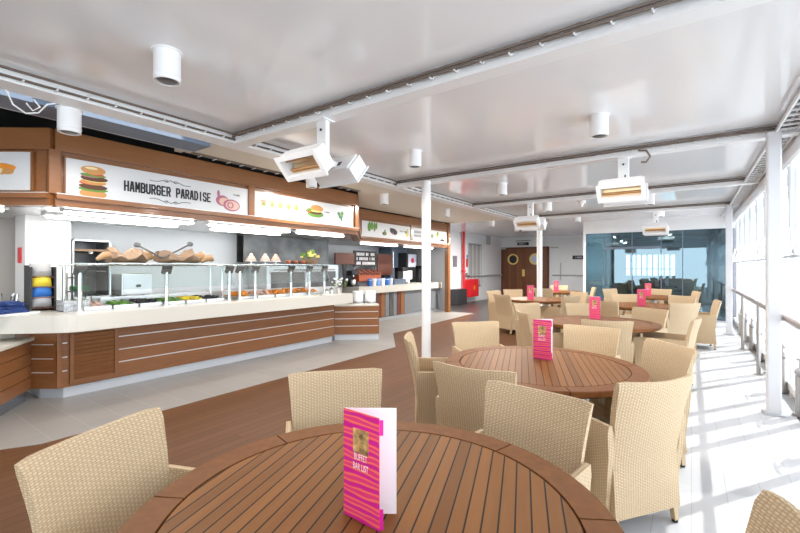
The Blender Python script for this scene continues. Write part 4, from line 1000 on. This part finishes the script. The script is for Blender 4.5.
# ------------------------------------------------------------------ far left wall and door
WL = -7.8
t = thing('fire_pipe','red vertical fire pipe with valve on the white wall','pipe',(WL+.125,15.5,0))
b = MB(); b.cyl((WL+.125,15.5,0),(WL+.125,15.5,2.96),.055,n=14); b.build('pipe', M['red'], t, smooth=True)
b = MB(); b.cyl((WL+.125,15.5,0),(WL+.125,15.5,.03),.12,n=16); b.cyl((WL+.125,15.5,1.3),(WL+.125,15.5,1.36),.09,n=14); b.build('flange', M['red'], t, smooth=True)
b = MB(); b.tube([(WL+.125,15.5,1.12),(WL+.22,15.55,1.14),(WL+.26,15.75,1.12)],.035,8); b.cyl((WL+.22,15.55,1.12),(WL+.22,15.55,1.26),.05,n=10); b.build('valve', M['steeld'], t, smooth=True)
t = thing('fire_hose_cabinet','red fire hose cabinet on the white wall beside the red pipe','cabinet',(WL+.12,16.2,.2))
b = MB(); b.span((WL,15.72,.24),(WL+.24,16.72,.98),.01); b.build('case', M['red'], t)
b = MB(); b.span((WL+.24,15.77,.28),(WL+.255,16.67,.94)); d_ = b.build('door', M['red'], t)
b = MB(); b.disc((WL+.257,16.25,.62),.09,(1,0,0),(0,0,1)); b.build('emblem', M['orangefood'], d_)
b = MB(); b.span((WL,14.5,0),(WL+.4,15.25,.62),.02); o = b.build('waste_bin', M['chairdark']); props(o, 'dark waste bin at the foot of the red pipe', 'bin')
b = MB(); b.span((WL,14.75,1.5),(WL+.02,15.1,1.95)); props(b.build('wall_notice', M['signgrey']), 'grey notice on the wall right of the wooden post', 'notice')
b = MB(); b.span((WL,16.0,1.86),(WL+.02,16.25,2.02)); props(b.build('wall_notice', M['signblue']), 'small blue notice on the wall right of the red pipe', 'notice')
b = MB(); b.span((WL,15.95,1.5),(WL+.02,16.1,1.85)); props(b.build('wall_notice', M['tomato']), 'small reddish notice left of the barred window', 'notice')
w = MB(); w.span((WL,16.15,.66),(WL+.03,17.35,2.5)); w = struct(w.build('window_barred', M['chairdark']))
b = MB()
for k in range(9): b.span((WL+.03,16.2+k*.14,.70),(WL+.05,16.2+k*.14+.03,2.46))
b.build('bars', M['white'], w)
b = MB()
for (ya,yb_,za,zb_) in ((16.10,17.40,.62,.67),(16.10,17.40,2.48,2.53),(16.10,16.16,.62,2.5),(17.34,17.40,.62,2.5)): b.span((WL,ya,za),(WL+.07,yb_,zb_))
b.build('frame', M['hgray'], w)
for i,(q0,q1,lb) in enumerate((((WL+.1,15.8,1.12),(WL+.1,19.8,1.12),'white wall handrail below the barred window'),((-5.3,19.9,1.12),(-2.95,19.9,1.12),'white wall handrail right of the wooden double door'))):
    t = thing('wall_handrail', lb, 'handrail', q0)
    b = MB(); b.tube([q0,q1],.03,8); b.build('rail', M['hgray'], t, smooth=True)
    b = MB()
    for k in range(4):
        p = Vector(q0).lerp(Vector(q1), (k+.5)/4); e = Vector((WL,p.y,p.z)) if i == 0 else Vector((p.x,20,p.z)); b.cyl(p, e, .012, n=6)
    b.build('brackets', M['hgray'], t)
dr = MB(); dr.span((-7.75,19.97,0),(-5.5,20.03,2.43)); dr = struct(dr.build('door_1', M['door']))
for x0, x1 in ((-7.70,-6.66),(-6.64,-5.56)):
    b = MB(); b.span((x0,19.92,.03),(x1,19.97,2.38)); lf = b.build('door_leaf', M['door'], dr)
    xc = (x0+x1)/2
    b = MB(); n = 28; vr = [[Vector((xc+r*cos(2*pi*k/n),y,1.88+r*sin(2*pi*k/n))) for k in range(n)] for r, y in ((.20,19.915),(.20,19.89),(.27,19.89),(.27,19.915))]; b.quads(vr, True); b.build('porthole_ring', M['cheese'], lf, smooth=True)
    b = MB(); b.disc((xc,19.912,1.88),.21,(0,-1,0),(0,0,1)); b.build('porthole_pane', M['chairdark'] if x0 < -7 else M['screen'], lf)
b = MB(); b.span((-6.72,19.90,1.05),(-6.60,19.92,1.38)); b.build('handle_plate', M['cheese'], dr)
b = MB(); b.span((-7.8,19.93,0),(-7.72,20.0,2.47)); b.span((-5.54,19.93,0),(-5.46,20.0,2.47)); b.span((-7.8,19.93,2.40),(-5.46,20.0,2.47)); b.build('door_frame', M['brownboard'], dr)
t = thing('door_sign','small dark lettered sign above the wooden double door','sign',(-6.7,19.9,2.62))
b = MB(); b.span((-6.98,19.93,2.56),(-6.42,19.97,2.70)); b.build('plate', M['chairdark'], t)
strokes(M['screen'], t, (-6.7,19.93,2.63), .40, .07, 1, (1,0,0), (0,-1,0), seed=21)
b = MB(); b.tube([(-7.05,19.98,2.78),(-7.05,19.90,2.78),(-6.35,19.90,2.78),(-6.35,19.98,2.78)],.012,6); b.build('lamp_bracket', M['chairdark'], t)
b = MB(); b.span((-4.42,19.96,1.85),(-3.95,20,2.02)); t = b.build('wall_sign', M['chairdark']); props(t, 'dark lettered sign on the white wall between door and glass wall', 'sign')
strokes(M['screen'], t, (-4.18,19.96,1.935), .32, .07, 1, (1,0,0), (0,-1,0), seed=22)
for i, x in enumerate((-7.95+.25,-5.2)):
    b = MB(); b.span((x-.18,19.9,2.38),(x+.14,20,2.44)); props(b.build('wall_lamp', M['hgray']), ['slim grey lamp on the wall left of the wooden double door','slim grey lamp on the wall right of the wooden double door'][i], 'lamp')
b = MB(); b.tube([(-4.95,19.97,.9),(-4.95,19.97,1.5),(-4.93,19.97,1.7)],.02,6); props(b.build('wall_hook', M['hgray'], smooth=True), 'thin grey pipe with valve on the white wall right of the door', 'pipe')
for i,y in enumerate((15.6,18.2)):
    b = MB(); b.span((WL,y+.1 if i==0 else y-.15,2.55),(WL+.1,y+.3 if i==0 else y+.15,2.966)); 
    if i: props(b.build('junction_box', M['hgray']), 'grey box under the ceiling above the barred window', 'box')
    else: b.bm.free()
# dark furniture glimpsed in the lounge
for i,(x,y) in enumerate(((-1.9,16.3),(-1.1,16.6),(-1.5,17.6))):
    t = thing('lounge_chair', ['dark lounge chair behind the glass doors on the left','dark lounge chair behind the glass doors on the right','dark lounge chair deeper behind the glass doors'][i], 'chair', (x,y,0), 0, 'dark chairs behind the glass doors')
    b = MB(); b.box((x,y,.40),(.5,.5,.10),None,.03); b.build('seat', M['chairdark'], t)
    b = MB(); b.box((x,y+.23,.70),(.5,.07,.6),None,.03); b.build('backrest', M['chairdark'], t)
    for sx in (-1,1):
        for sy in (-1,1):
            b = MB(); b.cyl((x+sx*.2,y+sy*.2,0),(x+sx*.2,y+sy*.2,.36),.02,n=8); b.build('leg', M['chrome'], t)

# ------------------------------------------------------------------ light, world, camera
w = bpy.data.worlds.new('World'); S.world = w; w.use_nodes = True
bg = w.node_tree.nodes['Background']; bg.inputs[0].default_value = (.86,.93,1.0,1); bg.inputs[1].default_value = 2.8
su = bpy.data.lights.new('sun', 'SUN'); su.energy = 6.0; su.angle = radians(.6); su.color = (1,.96,.90)
so = bpy.data.objects.new('sun', su); C.objects.link(so)
el = radians(39); dv = Vector((.56*cos(el), .83*cos(el), sin(el))); so.rotation_euler = dv.to_track_quat('Z','Y').to_euler(); so.location = (8,14,9)
cam = bpy.data.cameras.new('camera'); co = bpy.data.objects.new('camera', cam); C.objects.link(co); S.camera = co
cam.sensor_width = 36; cam.lens = 414/800*36; cam.shift_y = .5/800; cam.clip_start = .05
co.location = (0,0,1.5); co.rotation_euler = (pi/2, 0, math.atan(291/414))
S.view_settings.view_transform = 'Standard'; S.view_settings.look = 'None'; S.view_settings.gamma = 1; S.view_settings.exposure = 1.08
S.view_settings.use_curve_mapping = False
S.cycles.max_bounces = 10; S.cycles.diffuse_bounces = 6; S.cycles.glossy_bounces = 4; S.cycles.transparent_max_bounces = 16
S.cycles.caustics_reflective = False; S.cycles.caustics_refractive = False; S.cycles.sample_clamp_indirect = 6
